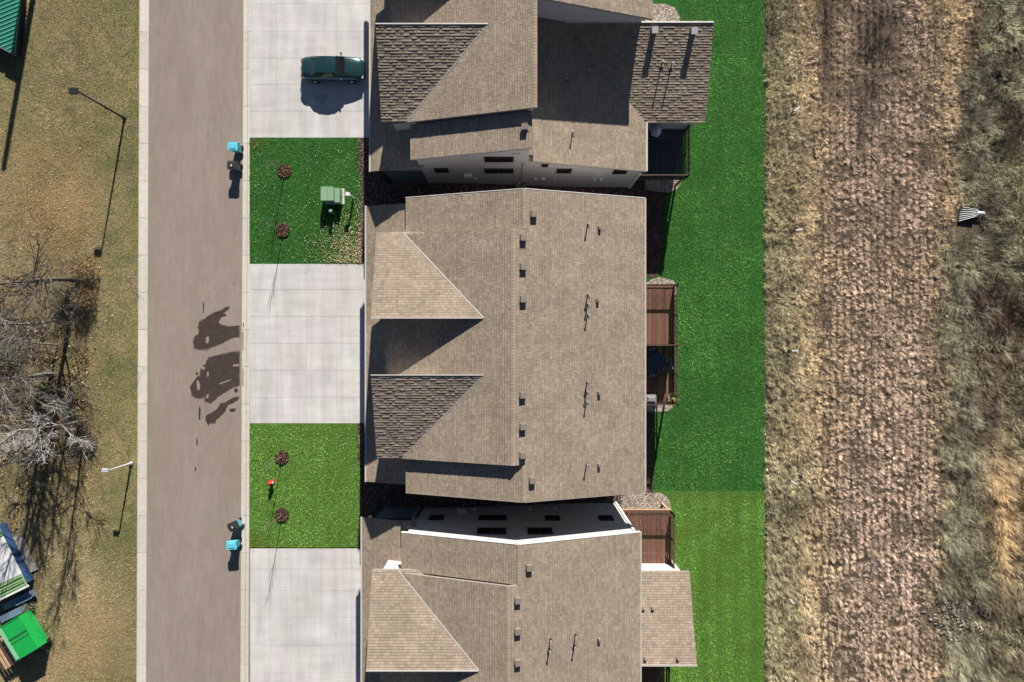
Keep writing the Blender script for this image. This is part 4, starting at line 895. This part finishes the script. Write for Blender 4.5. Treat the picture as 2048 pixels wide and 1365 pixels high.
# ---------------- tall dry field ----------------
def field():
    x0, x1, y0, y1 = 20.02, 42.5, -28, 28; nt_ = int((x1-x0)*(y1-y0)*38); tx = U_(x0, x1, nt_); ty = U_(y0, y1, nt_)
    px = tx*F/51.0+1024; py = 682-ty*F/51.0
    wob = 70*(vnoise(tx, ty, 1.6, 31, 4)-.5)
    c_ol, c_tan, c_pk, c_gr, c_dk, c_gold = [np.array(v) for v in ((.27, .24, .14), (.42, .325, .205), (.46, .35, .265), (.26, .245, .16), (.085, .06, .045), (.46, .34, .19))]
    def st(v, a, b): return np.clip((v-a)/(b-a), 0, 1)[:, None]
    q = px+wob
    col = c_ol*(1-st(q, 1570, 1640))+c_tan*st(q, 1570, 1640)
    col = col*(1-st(q, 1650, 1720))+c_pk*st(q, 1650, 1720)
    col = col*(1-st(q, 1850, 1880))+c_tan*st(q, 1850, 1880)
    e = 1900+50*np.clip((300-py)/300, 0, 1)-20*(py > 500)
    col = col*(1-st(q-e, 0, 25))+c_gr*st(q-e, 0, 25)
    col = col*(1-st(q-e, 70, 110)*.8)+c_ol*.85*st(q-e, 70, 110)*.8
    n1 = vnoise(tx, ty, 1.3, 33, 3)[:, None]; n2 = vnoise(tx, ty, 6, 34, 3)[:, None]; col = col*(.45+1.1*n1)*U_(.5, 1.5, (nt_, 1))
    w = np.clip((n2-.45)*2.5, 0, 1); col = col*(1-w*.28)+c_gold*w*.28
    gg = lambda cx, cy, rx, ry: np.exp(-((px-cx)/rx)**2-((py-cy)/ry)**2)[:, None]
    dk = np.clip(gg(1655, 20, 22, 70)+gg(1770, 50, 45, 75)*1.1+gg(1745, 160, 28, 90)+gg(1725, 260, 12, 60)*.8+gg(1850, 320, 12, 22)+gg(1655, 640, 14, 18)+gg(1995, 660, 50, 200)*.7+((px > e)*np.clip((vnoise(tx, ty, 1.5, 55, 3)-.48)*4, 0, .7))[:, None]+gg(1950, 480, 40, 60)*.3+gg(1545, 40, 15, 60)*.8+gg(1655, 130, 15, 60)*.8+gg(2040, 1040, 14, 60)*.8+gg(2000, 1200, 45, 40)*.6, 0, 1)*np.clip(.2+1.6*vnoise(tx, ty, .9, 35)[:, None], 0, 1)
    col = col*(1-dk)+c_dk*dk
    gold = np.clip(gg(2015, 1040, 25, 130)+gg(1985, 950, 20, 60)*.5, 0, 1); col = col*(1-gold)+np.array((.50, .35, .19))*gold
    hgt = .11+.20*vnoise(tx*1.5, ty, .35, 36, 2)+.36*st(q-e, 0, 40)[:, 0]+.10*(px < 1620)
    rock = (((px-1915)/62)**2+((py-1238)/42)**2 < 1) | (((px-1975)/20)**2+((py-1245)/28)**2 < 1)
    clump = vnoise(tx*1.9, ty*.8, .33, 37, 2); keep = (clump > .33+.10*np.clip((q-e)/40, 0, 1)+.07*(px < 1600)) & ~(rock & (RNG.random(nt_) < .8)) & ~((px > 1912) & (px < 1966) & (py > 412) & (py < 466))
    # tractor lines: thin gaps along Y
    rowm = np.sin(tx*2*math.pi/.55+3*vnoise(tx, ty, 9, 38)); keep &= ~((rowm < -.5) & (px > 1640) & (px < 1885) & (RNG.random(nt_) < 1.35*vnoise(tx, ty, 2.5, 60)+.1))
    tx, ty, col, hgt = tx[keep], ty[keep], col[keep], hgt[keep]; rw = (.5+.5*np.sin(tx*2*math.pi/.55+3*vnoise(tx, ty, 9, 38)))*((tx > 24.2) & (tx < 34)); col = col*1.5*(1-.32*((1-rw)*((tx > 24.2) & (tx < 34)))[:, None]); hgt = hgt*(1-.35*(1-rw)*((tx > 24.2) & (tx < 34))); k = 15; n = len(tx)*k; tall = np.clip((tx-35.3-1.2*(ty > 10))/1.2, 0, 1); col = col*(1-.22*tall[:, None]*(vnoise(tx, ty, 1.1, 71)[:, None] < .5))
    a0 = vnoise(tx, ty, 2.2, 39, 2)*9
    X = np.repeat(tx, k)+RNG.normal(0, .045, n); Y = np.repeat(ty, k)+RNG.normal(0, .045, n); C = np.repeat(col, k, 0)*(.4+1.3*RNG.random((n, 1))**1.1)*np.array([1, 1, 1])
    rt = np.repeat(tall, k); az = np.where(RNG.random(n) < .35+.45*rt, np.repeat(a0, k)+RNG.normal(0, .7, n), U_(0, 6.283, n)); H_ = np.repeat(hgt*1.25, k)*U_(.6, 1.4, n); X = np.maximum(X, 19.86+.35*vnoise(Y, Y*0, .35, 61, 2)+U_(-.04, .04, n))
    blades('tall_dry_grass', X, Y, -1.38, H_, U_(.010, .024, n)*(1+.3*rt), U_(.35, 1.4, n), az, C, True)
field()
# boulders of the rock pile
def rocks():
    b = MB(); M['rock'] = mat('pale_rock', (.27, .25, .20), .9, .2, tint=True, noise=.15, nscale=6)
    for i in range(330):
        if i < 250: px, py = random.gauss(1912, 31), random.gauss(1240, 25)
        else: px, py = random.gauss(1976, 11), random.gauss(1245, 17)
        x, y = P(px, py, -1.4); r = random.uniform(.05, .13); k = random.uniform(.55, 1.25); n0 = len(b.v)
        b.ball((x, y, -1.38+r*.4), r, 6, 4, t=(k, k*.98, k*.94), sc=(random.uniform(.8, 1.4), random.uniform(.7, 1.1), .7))
        for q in range(n0, len(b.v)): v = b.v[q]; b.v[q] = (v[0]+random.uniform(-.02, .02), v[1]+random.uniform(-.02, .02), v[2]+random.uniform(-.02, .02))
    b.sm = [False]*len(b.sm); tag(b.build('rock_pile', M['rock']), kind='stuff')
rocks()
# white culvert end with trash bars
x, y = P(1942, 428, -1.2); K = empty('culvert_end', (x, y, -1.35), 'white barred culvert end sticking out of the tall grass', 'culvert')
b = MB(); b.tube((.35, .05, .2), (.95, .0, .2), .19, n=14, m=0); b.build('pipe', M['pale'], K, False)
b = MB(); vs = [(-.98, -.6, 0), (.35, -.22, .0), (.35, .30, .0), (-.75, .6, 0), (-.98, -.6, .1), (.35, -.22, .38), (.35, .30, .38), (-.75, .6, .1)]
b.add(vs, [(0, 1, 5, 4), (2, 3, 7, 6), (4, 5, 1, 0), (6, 7, 3, 2), (0, 3, 2, 1)]); b.build('flared_apron', M['frame'], K, False)
for i in range(7): q = MB(); t = i/6; q.tube((-.95+.25*t*t, -.55+1.1*t, .14), (.36, -.2+.5*t, .42+.04*(i % 2)), .022, n=6); q.build('bar', M['pale'], K, False)
# marker posts in the field
for q, (px, py, rz, lb) in enumerate(((1580, 229, 35, 'white topped marker post near the top of the field edge, highest of the row'), (1584, 464, 10, 'marker post in the field edge level with the middle duplex vents'), (1576, 701, 5, 'marker post in the field edge level with the middle deck'), (1574, 958, -30, 'marker post in the field edge opposite the change of lawn colour'), (1571, 1190, -45, 'lowest marker post of the field edge row'))):
    x, y = P(px, py, -1.4); K = empty('marker_post', (x, y, -1.4), lb, 'post', 'marker posts along the field edge')
    b = MB(); b.box((0, 0, .5), (.05, .05, 1.0)); b.build('stake', M['dark'], K, False)
    b = MB(); b.box((.12*math.cos(R(rz)), .12*math.sin(R(rz)), 1.02), (.50, .10, .05), rz=R(rz)); b.build('white_cap', M['trim'], K, False)

# ---------------- leaves and chips ----------------
n = 1500; x = U_(-20.1, -11.7, n); y = U_(6, 15.5, n); wgt = .25+.9*np.exp(-((x+12)**2)/9-((y-6.5)**2)/14); k = RNG.random(n) < wgt
flakes('fallen_leaves', np.stack([x[k], y[k]], 1), (.014, .034), [lin(c) for c in ((196, 178, 140), (170, 148, 108), (214, 206, 184), (150, 120, 80))], M['chip'], .13, .6, .05)
n = 2300; x = -11.9-np.abs(RNG.normal(0, 1.7, n))+.4; y = 6.0+np.abs(RNG.normal(0, 1.8, n)); k = (x > -17) & (x < -11.3) & (y < 12)
flakes('fallen_leaves', np.stack([x[k], y[k]], 1), (.014, .034), [lin(c) for c in ((205, 185, 140), (180, 152, 108), (220, 208, 180), (128, 102, 68))], M['chip'], .13, .6, .05)
n = 420; flakes('fallen_leaves', np.stack([U_(-20, -11.8, n), U_(-15.7, -6.4, n)], 1), (.012, .028), [lin(c) for c in ((200, 190, 170), (225, 220, 210))], M['chip'], .13, .5, .04)
def bedchips(x0, x1, y0, y1, dens, z=None):
    n = int((x1-x0)*(y1-y0)*dens); x = U_(x0, x1, n); y = U_(y0, y1, n)
    if z is None: z = T(x)+.06
    flakes('bed_rock_chips', np.stack([x, y], 1), (.018, .045), [lin(c) for c in ((110, 84, 76), (84, 62, 58), (140, 118, 108), (60, 46, 44), (190, 176, 165))], M['chip'], z, .5, .03)
bedchips(-11.9, 9, 9.0, 13.0, 90); bedchips(-11.9, 9, -13.4, -9.4, 90); bedchips(-11.88, -10.2, -9.4, -6.35, 90, .085); bedchips(-11.88, -10.2, 5.95, 9, 120, .085); bedchips(-11.88, -10.2, 13, 15.6, 90, .085)
n = 13000; x = -39.5+np.abs(RNG.normal(0, 3.6, n)); y = RNG.normal(-2.2, 5.5, n); k = (x < -32.5) & (y < 5) & (vnoise(x, y, 1.1, 77) > .42)
flakes('leaf_litter', np.stack([x[k], y[k]], 1), (.03, .075), [lin(c) for c in ((92, 76, 54), (66, 54, 40), (120, 98, 68), (50, 42, 32), (150, 128, 92), (180, 156, 116))], M['chip'], .08, .7, .08)
n = 1000; flakes('fallen_leaves', np.stack([U_(-39.5, -30.5, n), RNG.normal(-2, 7, n)], 1), (.02, .05), [lin(c) for c in ((196, 168, 120), (150, 118, 80), (120, 88, 58), (180, 160, 130))], M['chip'], .10, .7, .06)

# ---------------- bare trees at the left edge ----------------
def bare_tree(px, py, h, r, lab, seed, lvl=3, m='bark', start=.35, lean=(0, 0), L=3.2, kids=(4, 7), forks=0, nb=9, mr=.010):
    x, y = P(px, py); t = empty('bare_tree', (x, y, .04), lab, 'tree', 'bare trees at the left edge'); rg = np.random.default_rng(seed)
    sg = []; p = Vector((0, 0, 0)); d = Vector((lean[0], lean[1], 1)).normalized(); n = 8; pts = [p]
    for i in range(n):
        d = (d+Vector(rg.normal(0, .05, 3))).normalized(); q = pts[-1]+d*(h*.8/n); sg.append((*pts[-1], r*(1-.07*i), *q, r*(1-.07*(i+1)))); pts.append(q)
    tube_obj('trunk', sg, M[m], t, 9); sg = []
    for k in range(nb):
        f = start+(1-start)*k/nb; i = min(n-1, int(f*n)); p = pts[i].lerp(pts[i+1], f*n-i); a = rg.uniform(0, 6.28)
        branch(p, Vector((math.cos(a), math.sin(a), rg.uniform(.25, .9))).normalized(), L*(1.15-.6*f), r*(.55-.3*f), lvl-1, sg, rg, .12, kids, .16, mr)
    branch(pts[-1], Vector((0, 0, 1)), L*.8, r*.4, lvl-1, sg, rg, .1, kids, .15, mr)
    tube_obj('crown', sg, M['twigpale'] if seed in (44, 45) else M[m], t, 4); return t
bare_tree(158, 562, 9.5, .19, 'dark forked bare tree beside the rust coloured bush', 41, 3, 'barkdark', .38, L=3.4)
bare_tree(140, 637, 9.5, .15, 'pale trunked bare tree directly below the rust coloured bush, middle of the thicket', 42, 3, 'bark', .6, L=2.6, kids=(4, 6))
bare_tree(106, 748, 9.5, .20, 'thickest pale trunked bare tree reaching the left frame edge', 43, 3, 'bark', .55, L=2.8)
bare_tree(172, 841, 8.0, .10, 'slender bare tree with wide silvery twigs, lowest of the thicket', 44, 4, 'bark', .35, L=2.3, kids=(3, 5), nb=10, mr=.009)
bare_tree(135, 868, 6.5, .08, 'small silvery bare tree just left of the slender lowest tree', 45, 4, 'bark', .3, L=2.0, kids=(3, 4), nb=7, mr=.009)
bare_tree(-25, 452, 7.5, .13, 'bare tree with pale feathery twigs at the upper left edge of the thicket', 46, 4, 'bark', .5, L=2.2, kids=(3, 4), nb=6, mr=.009)
bare_tree(98, 905, 7.5, .09, 'bare tree over the long thin shadows near the white topped trailer', 47, 4, 'bark', .4, L=2.0, kids=(3, 4), nb=6, mr=.009)
bare_tree(118, 690, 6.5, .08, 'bare tree leaning left between the two pale trunks', 48, 3, 'bark', .3, L=2.2, lean=(-.1, 0))
# bushes
def bush(px, py, r, h, lab, seed, cols, nb=700, name='dry_bush', wd=(.03, .07)):
    x, y = P(px, py); t = empty(name, (x, y, .04), lab, 'bush', 'bushes in the thicket'); rg = np.random.default_rng(seed); sg = []
    for k in range(14):
        a = rg.uniform(0, 6.28); branch(Vector((rg.normal(0, r*.25), rg.normal(0, r*.25), 0)), Vector((math.cos(a)*.5, math.sin(a)*.5, .9)).normalized(), h*rg.uniform(.7, 1.1), .018, 2, sg, rg, .05, (2, 5), .14, .005)
    tube_obj('stems', sg, M['barkdark'], t, 4)
    n = nb; a = rg.uniform(0, 6.28, n); rr = np.sqrt(rg.random(n))*r*(.7+.5*vnoise(np.cos(a)*2+seed, np.sin(a)*2, .7, seed)); X_ = rr*np.cos(a); Y_ = rr*np.sin(a); Z_ = rg.uniform(.1, 1, n)*h*(1-.5*(rr/r)**2)
    az = rg.uniform(0, 6.28, n); hh = rg.uniform(.08, .24, n); w = rg.uniform(*wd, n); le = rg.uniform(.4, 1.5, n); col = np.array(cols)[rg.integers(0, len(cols), n)]*rg.uniform(.6, 1.4, (n, 1))
    V = np.empty((n, 4, 3)); dx, dy = np.cos(az), np.sin(az); hr = hh*np.sin(le); hz = hh*np.cos(le)
    V[:, 0] = np.stack([X_, Y_, Z_], 1); V[:, 2] = np.stack([X_+dx*hr, Y_+dy*hr, Z_+hz], 1); m_ = (V[:, 0]+V[:, 2])/2
    V[:, 1] = m_+np.stack([-dy*w/2, dx*w/2, 0*w], 1); V[:, 3] = m_-np.stack([-dy*w/2, dx*w/2, 0*w], 1)
    np_mesh('foliage', V.reshape(-1, 3), np.arange(4*n), np.arange(n)*4, np.full(n, 4), M['grass'], col, t, False)
OR = [(.40, .22, .09), (.26, .17, .08), (.16, .12, .06), (.10, .08, .045)]; GN = [(.06, .085, .03), (.09, .11, .045), (.16, .14, .08)]; DN = [(.17, .13, .08), (.11, .09, .055), (.24, .19, .12)]
bush(183, 540, .95, 1.9, 'rust coloured bush, upper one beside the mown verge', 61, OR, 1300)
bush(180, 598, .9, 1.5, 'rust coloured bush, lower one beside the mown verge', 62, OR, 1100)
bush(150, 590, .6, 1.0, 'low brown bush left of the rust coloured bushes', 63, DN, 600)
bush(95, 792, 1.15, 1.2, 'dark green ivy covered bush under the thick pale trunk', 64, GN, 1600)
bush(25, 708, 1.0, 1.0, 'green bush against the left frame edge', 65, GN, 1100)
bush(130, 600, .6, 1.1, 'small olive bush at the foot of the pale trunk', 66, GN, 500)
bush(165, 855, .7, 1.1, 'dry brown bush at the foot of the slender tree', 67, DN, 700)
bush(185, 880, .5, .8, 'small straw coloured bush right of the slender tree', 68, DN, 450)
bush(15, 780, 1.1, 1.0, 'dark brown bush low at the left frame edge', 69, DN, 1000)
bush(88, 1283, .5, .7, 'straw coloured weeds at the right end of the green box', 70, [(.33, .31, .18), (.26, .27, .14)], 650)
bush(62, 1210, .45, .5, 'grey weeds between the white trailer and the green box', 71, [(.25, .23, .15), (.19, .19, .10)], 500)

# ---------------- sheds and container at the left edge ----------------
M['greenroof'] = mat('green_metal_roof', (.018, .155, .095), .4, .5, noise=.12, nscale=2); M['greenrib'] = mat('green_rib', (.12, .42, .30), .35, .5)
K = empty('green_roofed_shed', (*P(10, 60), 0), 'low shed with ribbed green metal roof in the upper left corner', 'shed')
Zg = .95; poly = [P(44, -70, Zg), P(40, 0, Zg), P(28, 108, Zg), P(0, 92, Zg), P(-130, 60, Zg), P(-130, -70, Zg)]
b = MB(); b.prism(poly, 'z', Zg-.12, Zg); rf = b.build('roof', M['greenroof'], K)
cxy = (sum(p[0] for p in poly)/6, sum(p[1] for p in poly)/6)
b = MB(); b.prism([(cxy[0]+(p[0]-cxy[0])*.93, cxy[1]+(p[1]-cxy[1])*.93+.0) for p in poly], 'z', -.1, Zg-.14); b.build('wall', M['black'], K)
for i in range(24):
    yb = 190-i*8.6; x1 = 44-.115*max(0, yb-70); # rib rises to the right in the photo plane
    px0, py0 = -100, yb+44-20; pe = 41-.11*(yb-45)
    pe = min(44, max(20, pe)); py1 = py0-(pe-px0)*.41
    lim = 96+.57*0
    if py1 > 98 or py0 < -60: continue
    # start where the front edge (rising leftwards) crosses
    def front(px): return 92+max(0, px)*.57 if px > 0 else 92+px*.25
    while front(px0) < py0-(px0+100)*.41+0 and px0 < pe: px0 += 2
    if px0 >= pe-4: continue
    p0 = P(px0, py0-(px0+100)*.41, Zg); p1 = P(pe, py1, Zg); q = MB(); q.beam((*p0, Zg+.02), (*p1, Zg+.02), .05, .05); q.build('rib', M['greenrib'], rf)
b = MB(); b.beam((*P(0, 94, Zg), Zg-.02), (*P(30, 110, Zg), Zg-.02), .1, .2); b.build('fascia', M['slate'], K)
# tall pole outside the frame whose shadow crosses the corner
x, y = P(97, -175); K = empty('utility_pole', (x, y, 0), 'tall wooden utility pole beyond the top edge throwing a long shadow on the verge', 'utility pole')
b = MB(); b.tube((0, 0, 0), (0, 0, 10.5), .24, .2, 12); b.build('pole', M['barkdark'], K, False)
b = MB(); b.tube((0, 0, 10.5), (0, 0, 10.56), .22, .12, 12); b.build('cap', M['black'], K, False)
def rotbox(name, lab, cat, cpx, z0, z1, LX, WY, ang):
    x, y = cpx; K = empty(name, (x, y, 0), lab, cat, None, ang); return K
# white topped trailer
ang = math.atan2(27, 55); Zs = 1.0
pr = P(54, 1170, Zs); K = empty('covered_trailer', (pr[0], pr[1], 0), 'low white topped trailer with green corrugated strips at the lower left', 'trailer', None, ang)
Lw = 5.2   # width up the end
b = MB(); b.box((-4, Lw/2, .5), (7.9, Lw-.3, .8)); b.build('wall', mat('blue_panel', (.03, .07, .16), .6), K, False)
for k, (y0, y1, m_) in enumerate(((0, .95, 'rail1'), (.95, 4.1, 'w'), (4.1, 5.6, 'rail1'))):
    b = MB(); b.box((-4, (y0+y1)/2, Zs), (8.0, y1-y0-.02, .1))
    mm = M['trim'] if m_ == 'w' else M.setdefault('sage', mat('sage_metal', (.22, .36, .16), .5, .4, noise=.1))
    o = b.build('roof_panel', mm, K, False)
    if m_ != 'w':
        for q in range(int((y1-y0)/.2)): r = MB(); r.box((-4, y0+.1+q*.2, Zs+.07), (7.98, .04, .04)); r.build('rib', M['dark'] if q % 2 else M['sage'], o, False)
b = MB(); b.box((-4, -.08, Zs-.02), (8.05, .16, .2)); b.build('roof_edge', M['trim'], K, False)
b = MB(); b.box((-1.6, -.75, .35), (2.6, .5, .12)); b.box((-1.2, -1.0, .5), (1.3, .12, .1)); b.box((-2.4, -1.5, .3), (2.2, .5, .3)); b.build('side_rack', mat('grey_blue_metal', (.12, .17, .24), .5), K, False)
# bright green container
M['bgreen'] = mat('bright_green_paint', (.010, .30, .055), .45, .4, noise=.1, nscale=3); M['wear'] = mat('worn_green_edge', (.20, .40, .24), .7, .3, noise=.3, nscale=8)
Zc = 1.5; c0 = P(33, 1322, Zc); c1 = P(76, 1296, Zc); a2 = math.atan2(c1[1]-c0[1], c1[0]-c0[0]); Lc = math.dist(c0, c1); c3 = P(2, 1254, Zc); Wc = math.dist(c0, c3)
K = empty('green_container', (c0[0], c0[1], 0), 'bright green metal container box at the lower left on a rusty trailer', 'container', None, a2)
b = MB(); b.box((Lc/2, Wc/2, .9), (Lc, Wc, 1.2)); b.build('body', M['bgreen'], K, False)
b = MB(); b.box((.14, Wc/2, Zc+.01), (.26, Wc, .05)); b.build('worn_edge', M['wear'], K, False)
for yy in (.02, Wc-.02): b = MB(); b.box((Lc/2, yy, Zc), (Lc, .07, .07)); b.build('top_rail', M['bgreen'], K, False)
for yy in (Wc*.45, Wc*.55, Wc*.58): b = MB(); b.box((Lc*.55, yy, Zc+.0), (Lc*.85, .035, .03)); b.build('seam', M['dark'], K, False)
for xx in (.6, 1.6): w = MB(); w.tube((xx, -.05, .35), (xx, .2, .35), .35, n=16); w.build('wheel', M['dark'], K, False)
TR = empty('rusty_trailer', (c0[0], c0[1], 0), 'rusty slatted trailer bed poking out left of the green container', 'trailer', None, a2)
for i in range(7): b = MB(); b.box((-.25-i*.28, Wc*.35, .72), (.17, Wc*.8, .06)); b.build('slat', M['timber'] if i % 3 else M['rail'], TR, False)
for yy in (0, Wc*.7): b = MB(); b.box((-1.0, yy, .62), (2.2, .1, .14)); b.build('frame_rail', M['rail'], TR, False)
for yy in (-.1, Wc*.75): b = MB(); b.tube((-1.2, yy-.08, .3), (-1.2, yy+.08, .3), .3, n=14); b.build('wheel', M['dark'], TR, False)
# weathered plastic sheet on the ground
b = MB(); pts = [(22, 1078), (45, 1064), (54, 1080), (60, 1098), (79, 1137), (62, 1145), (40, 1150), (28, 1110)]; n = len(pts)
V = [(*P(px, py), .15+.02*(i % 3)) for i, (px, py) in enumerate(pts)]+[(*P(50, 1105), .20)]
b.add(V, [(i, n, (i+1) % n) for i in range(n)]); o = b.build('plastic_sheet', mat('dusty_sheet', (.33, .30, .25), .5, .4, noise=.2, nscale=2)); tag(o, 'dusty pale sheet lying on the ground beside the white topped trailer', 'sheet')
# reddish grass in the pot
rg = np.random.default_rng(5); n = 160; aa = rg.uniform(0, 6.28, n); V = []
cx_, cy_ = dp(1342, 793)[:2]; hh = rg.uniform(.35, .9, n); le = rg.uniform(.1, .9, n); w = .03
V = np.empty((n, 3, 3)); V[:, 0] = np.stack([-np.sin(aa)*w, np.cos(aa)*w, 0*aa+.42], 1); V[:, 1] = -V[:, 0]; V[:, 1, 2] = .42; V[:, 2] = np.stack([np.cos(aa)*hh*np.sin(le), np.sin(aa)*hh*np.sin(le), .42+hh*np.cos(le)], 1)
np_mesh('leaves', V.reshape(-1, 3), np.arange(3*n), np.arange(n)*3, np.full(n, 3), M['grass'], np.array([(.45, .16, .08), (.35, .32, .16), (.15, .25, .08)])[rg.integers(0, 3, n)], PL, False)

for pts in (((240,520),(258,512),(268,545),(255,575),(232,568)), ((150,915),(166,908),(182,960),(178,1005),(160,1000),(152,960)), ((240,1045),(262,1038),(258,1075),(236,1078)), ((244,835),(262,832),(262,872),(246,880)), ((355,942),(400,925),(465,903),(470,910),(410,932),(360,950)), ((485,770),(535,762),(535,785),(482,784)), ((196,795),(226,790),(222,820),(205,815))):
    tri_sheet('dry_island', rough(cp(pts), .02), M['road'], .0095, kind='structure')
def tangle(name, regions, m, seed):
    rg = np.random.default_rng(seed); sg = []
    for (cx, cy, rx, ry, cnt, ln, r) in regions:
        for _ in range(cnt):
            x, y = P(cx+rg.normal(0, rx), cy+rg.normal(0, ry)); a = rg.uniform(0, 6.28)
            branch(Vector((x, y, rg.uniform(.05, .5))), Vector((math.cos(a), math.sin(a), rg.uniform(.1, 1.1))).normalized(), ln*rg.uniform(.5, 1.3), r, 1, sg, rg, .02, (2, 5), .22, .007)
    o = tube_obj(name, sg, m, None, 3); tag(o, kind='stuff')
M['twig'] = mat('grey_twig', (.22, .19, .15), .9, .1, noise=.25, nscale=3)
tangle('twig_tangle', [(60, 720, 55, 90, 100, 1.5, .012), (80, 850, 60, 60, 100, 1.5, .012), (110, 590, 50, 40, 70, 1.2, .010), (165, 870, 22, 30, 50, .8, .008), (30, 480, 40, 50, 30, 1.4, .010)], M['twig'], 81)
tangle('dark_brush', [(60, 700, 55, 80, 120, 1.2, .013), (100, 800, 45, 45, 110, 1.1, .013), (160, 600, 20, 50, 80, .9, .012), (170, 860, 15, 25, 40, .7, .01)], M['barkdark'], 82)

smear(620, 700, 40, 70, 80, .022); smear(600, 1230, 40, 60, 70, .02); smear(590, 120, 34, 55, 70, .022)
M['speck'] = mat('dark_speck', (.05, .04, .035), .8)
def specks(n, x0, x1, y0, y1, z, sz):
    b = MB()
    for _ in range(n):
        x, y = P(random.uniform(x0, x1), random.uniform(y0, y1)); r = random.uniform(.3, 1)*sz; k = 6; a0 = random.random()*6
        b.add([(x+r*random.uniform(.5, 1.1)*math.cos(a0+6.283*i/k), y+r*random.uniform(.5, 1.6)*math.sin(a0+6.283*i/k), z) for i in range(k)], [tuple(range(k))])
    tag(b.build('paving_specks', M['speck']), kind='stuff')
specks(60, 300, 475, 0, 1365, .004, .035); specks(40, 390, 475, 560, 880, .011, .04); specks(26, 500, 715, 5, 270, .086, .03); specks(34, 500, 715, 530, 845, .086, .03); specks(14, 500, 715, 1100, 1360, .086, .03)
# rear wall windows and patio doors
def rear(H, x, lst):
    for y, z, w, h, nm in lst:
        f = MB()
        for (dy, dz, a, b_) in ((-w/2, 0, .08, h+.08), (w/2, 0, .08, h+.08), (0, -h/2, w, .08), (0, h/2, w, .08), (0, 0, .06, h)): f.box((x+.03, y+dy, z+dz), (.1, a, b_))
        fo = f.build(nm, M['frame'], H); g = MB(); g.box((x+.01, y, z), (.03, w-.07, h-.07)); g.build('pane', M['glass'], fo)
rear(H2, 8.5, [(2.6, 2.3, 1.8, 2.1, 'patio_door'), (-2.6, 2.3, 1.8, 2.1, 'patio_door'), (6.8, 2.7, 1.5, 1.3, 'window'), (-7.6, 2.7, 1.5, 1.3, 'window'), (6.8, 5.3, 1.4, 1.2, 'window'), (2.2, 5.3, 1.4, 1.2, 'window'), (-2.2, 5.3, 1.4, 1.2, 'window'), (-7.6, 5.3, 1.4, 1.2, 'window'), (6.5, -.4, 1.4, 1.1, 'window'), (-7.2, -.4, 1.4, 1.1, 'window')])
rear(H1, 9.25, [(14.0, 2.1, 1.7, 1.9, 'patio_door')])
rear(H3, 8.2, [(-14.6, 2.3, 1.8, 2.1, 'patio_door'), (-14.6, 5.3, 1.4, 1.2, 'window'), (-24.5, 2.3, 1.8, 2.1, 'patio_door'), (-19.4, 5.6, 1.4, 1.1, 'window')])
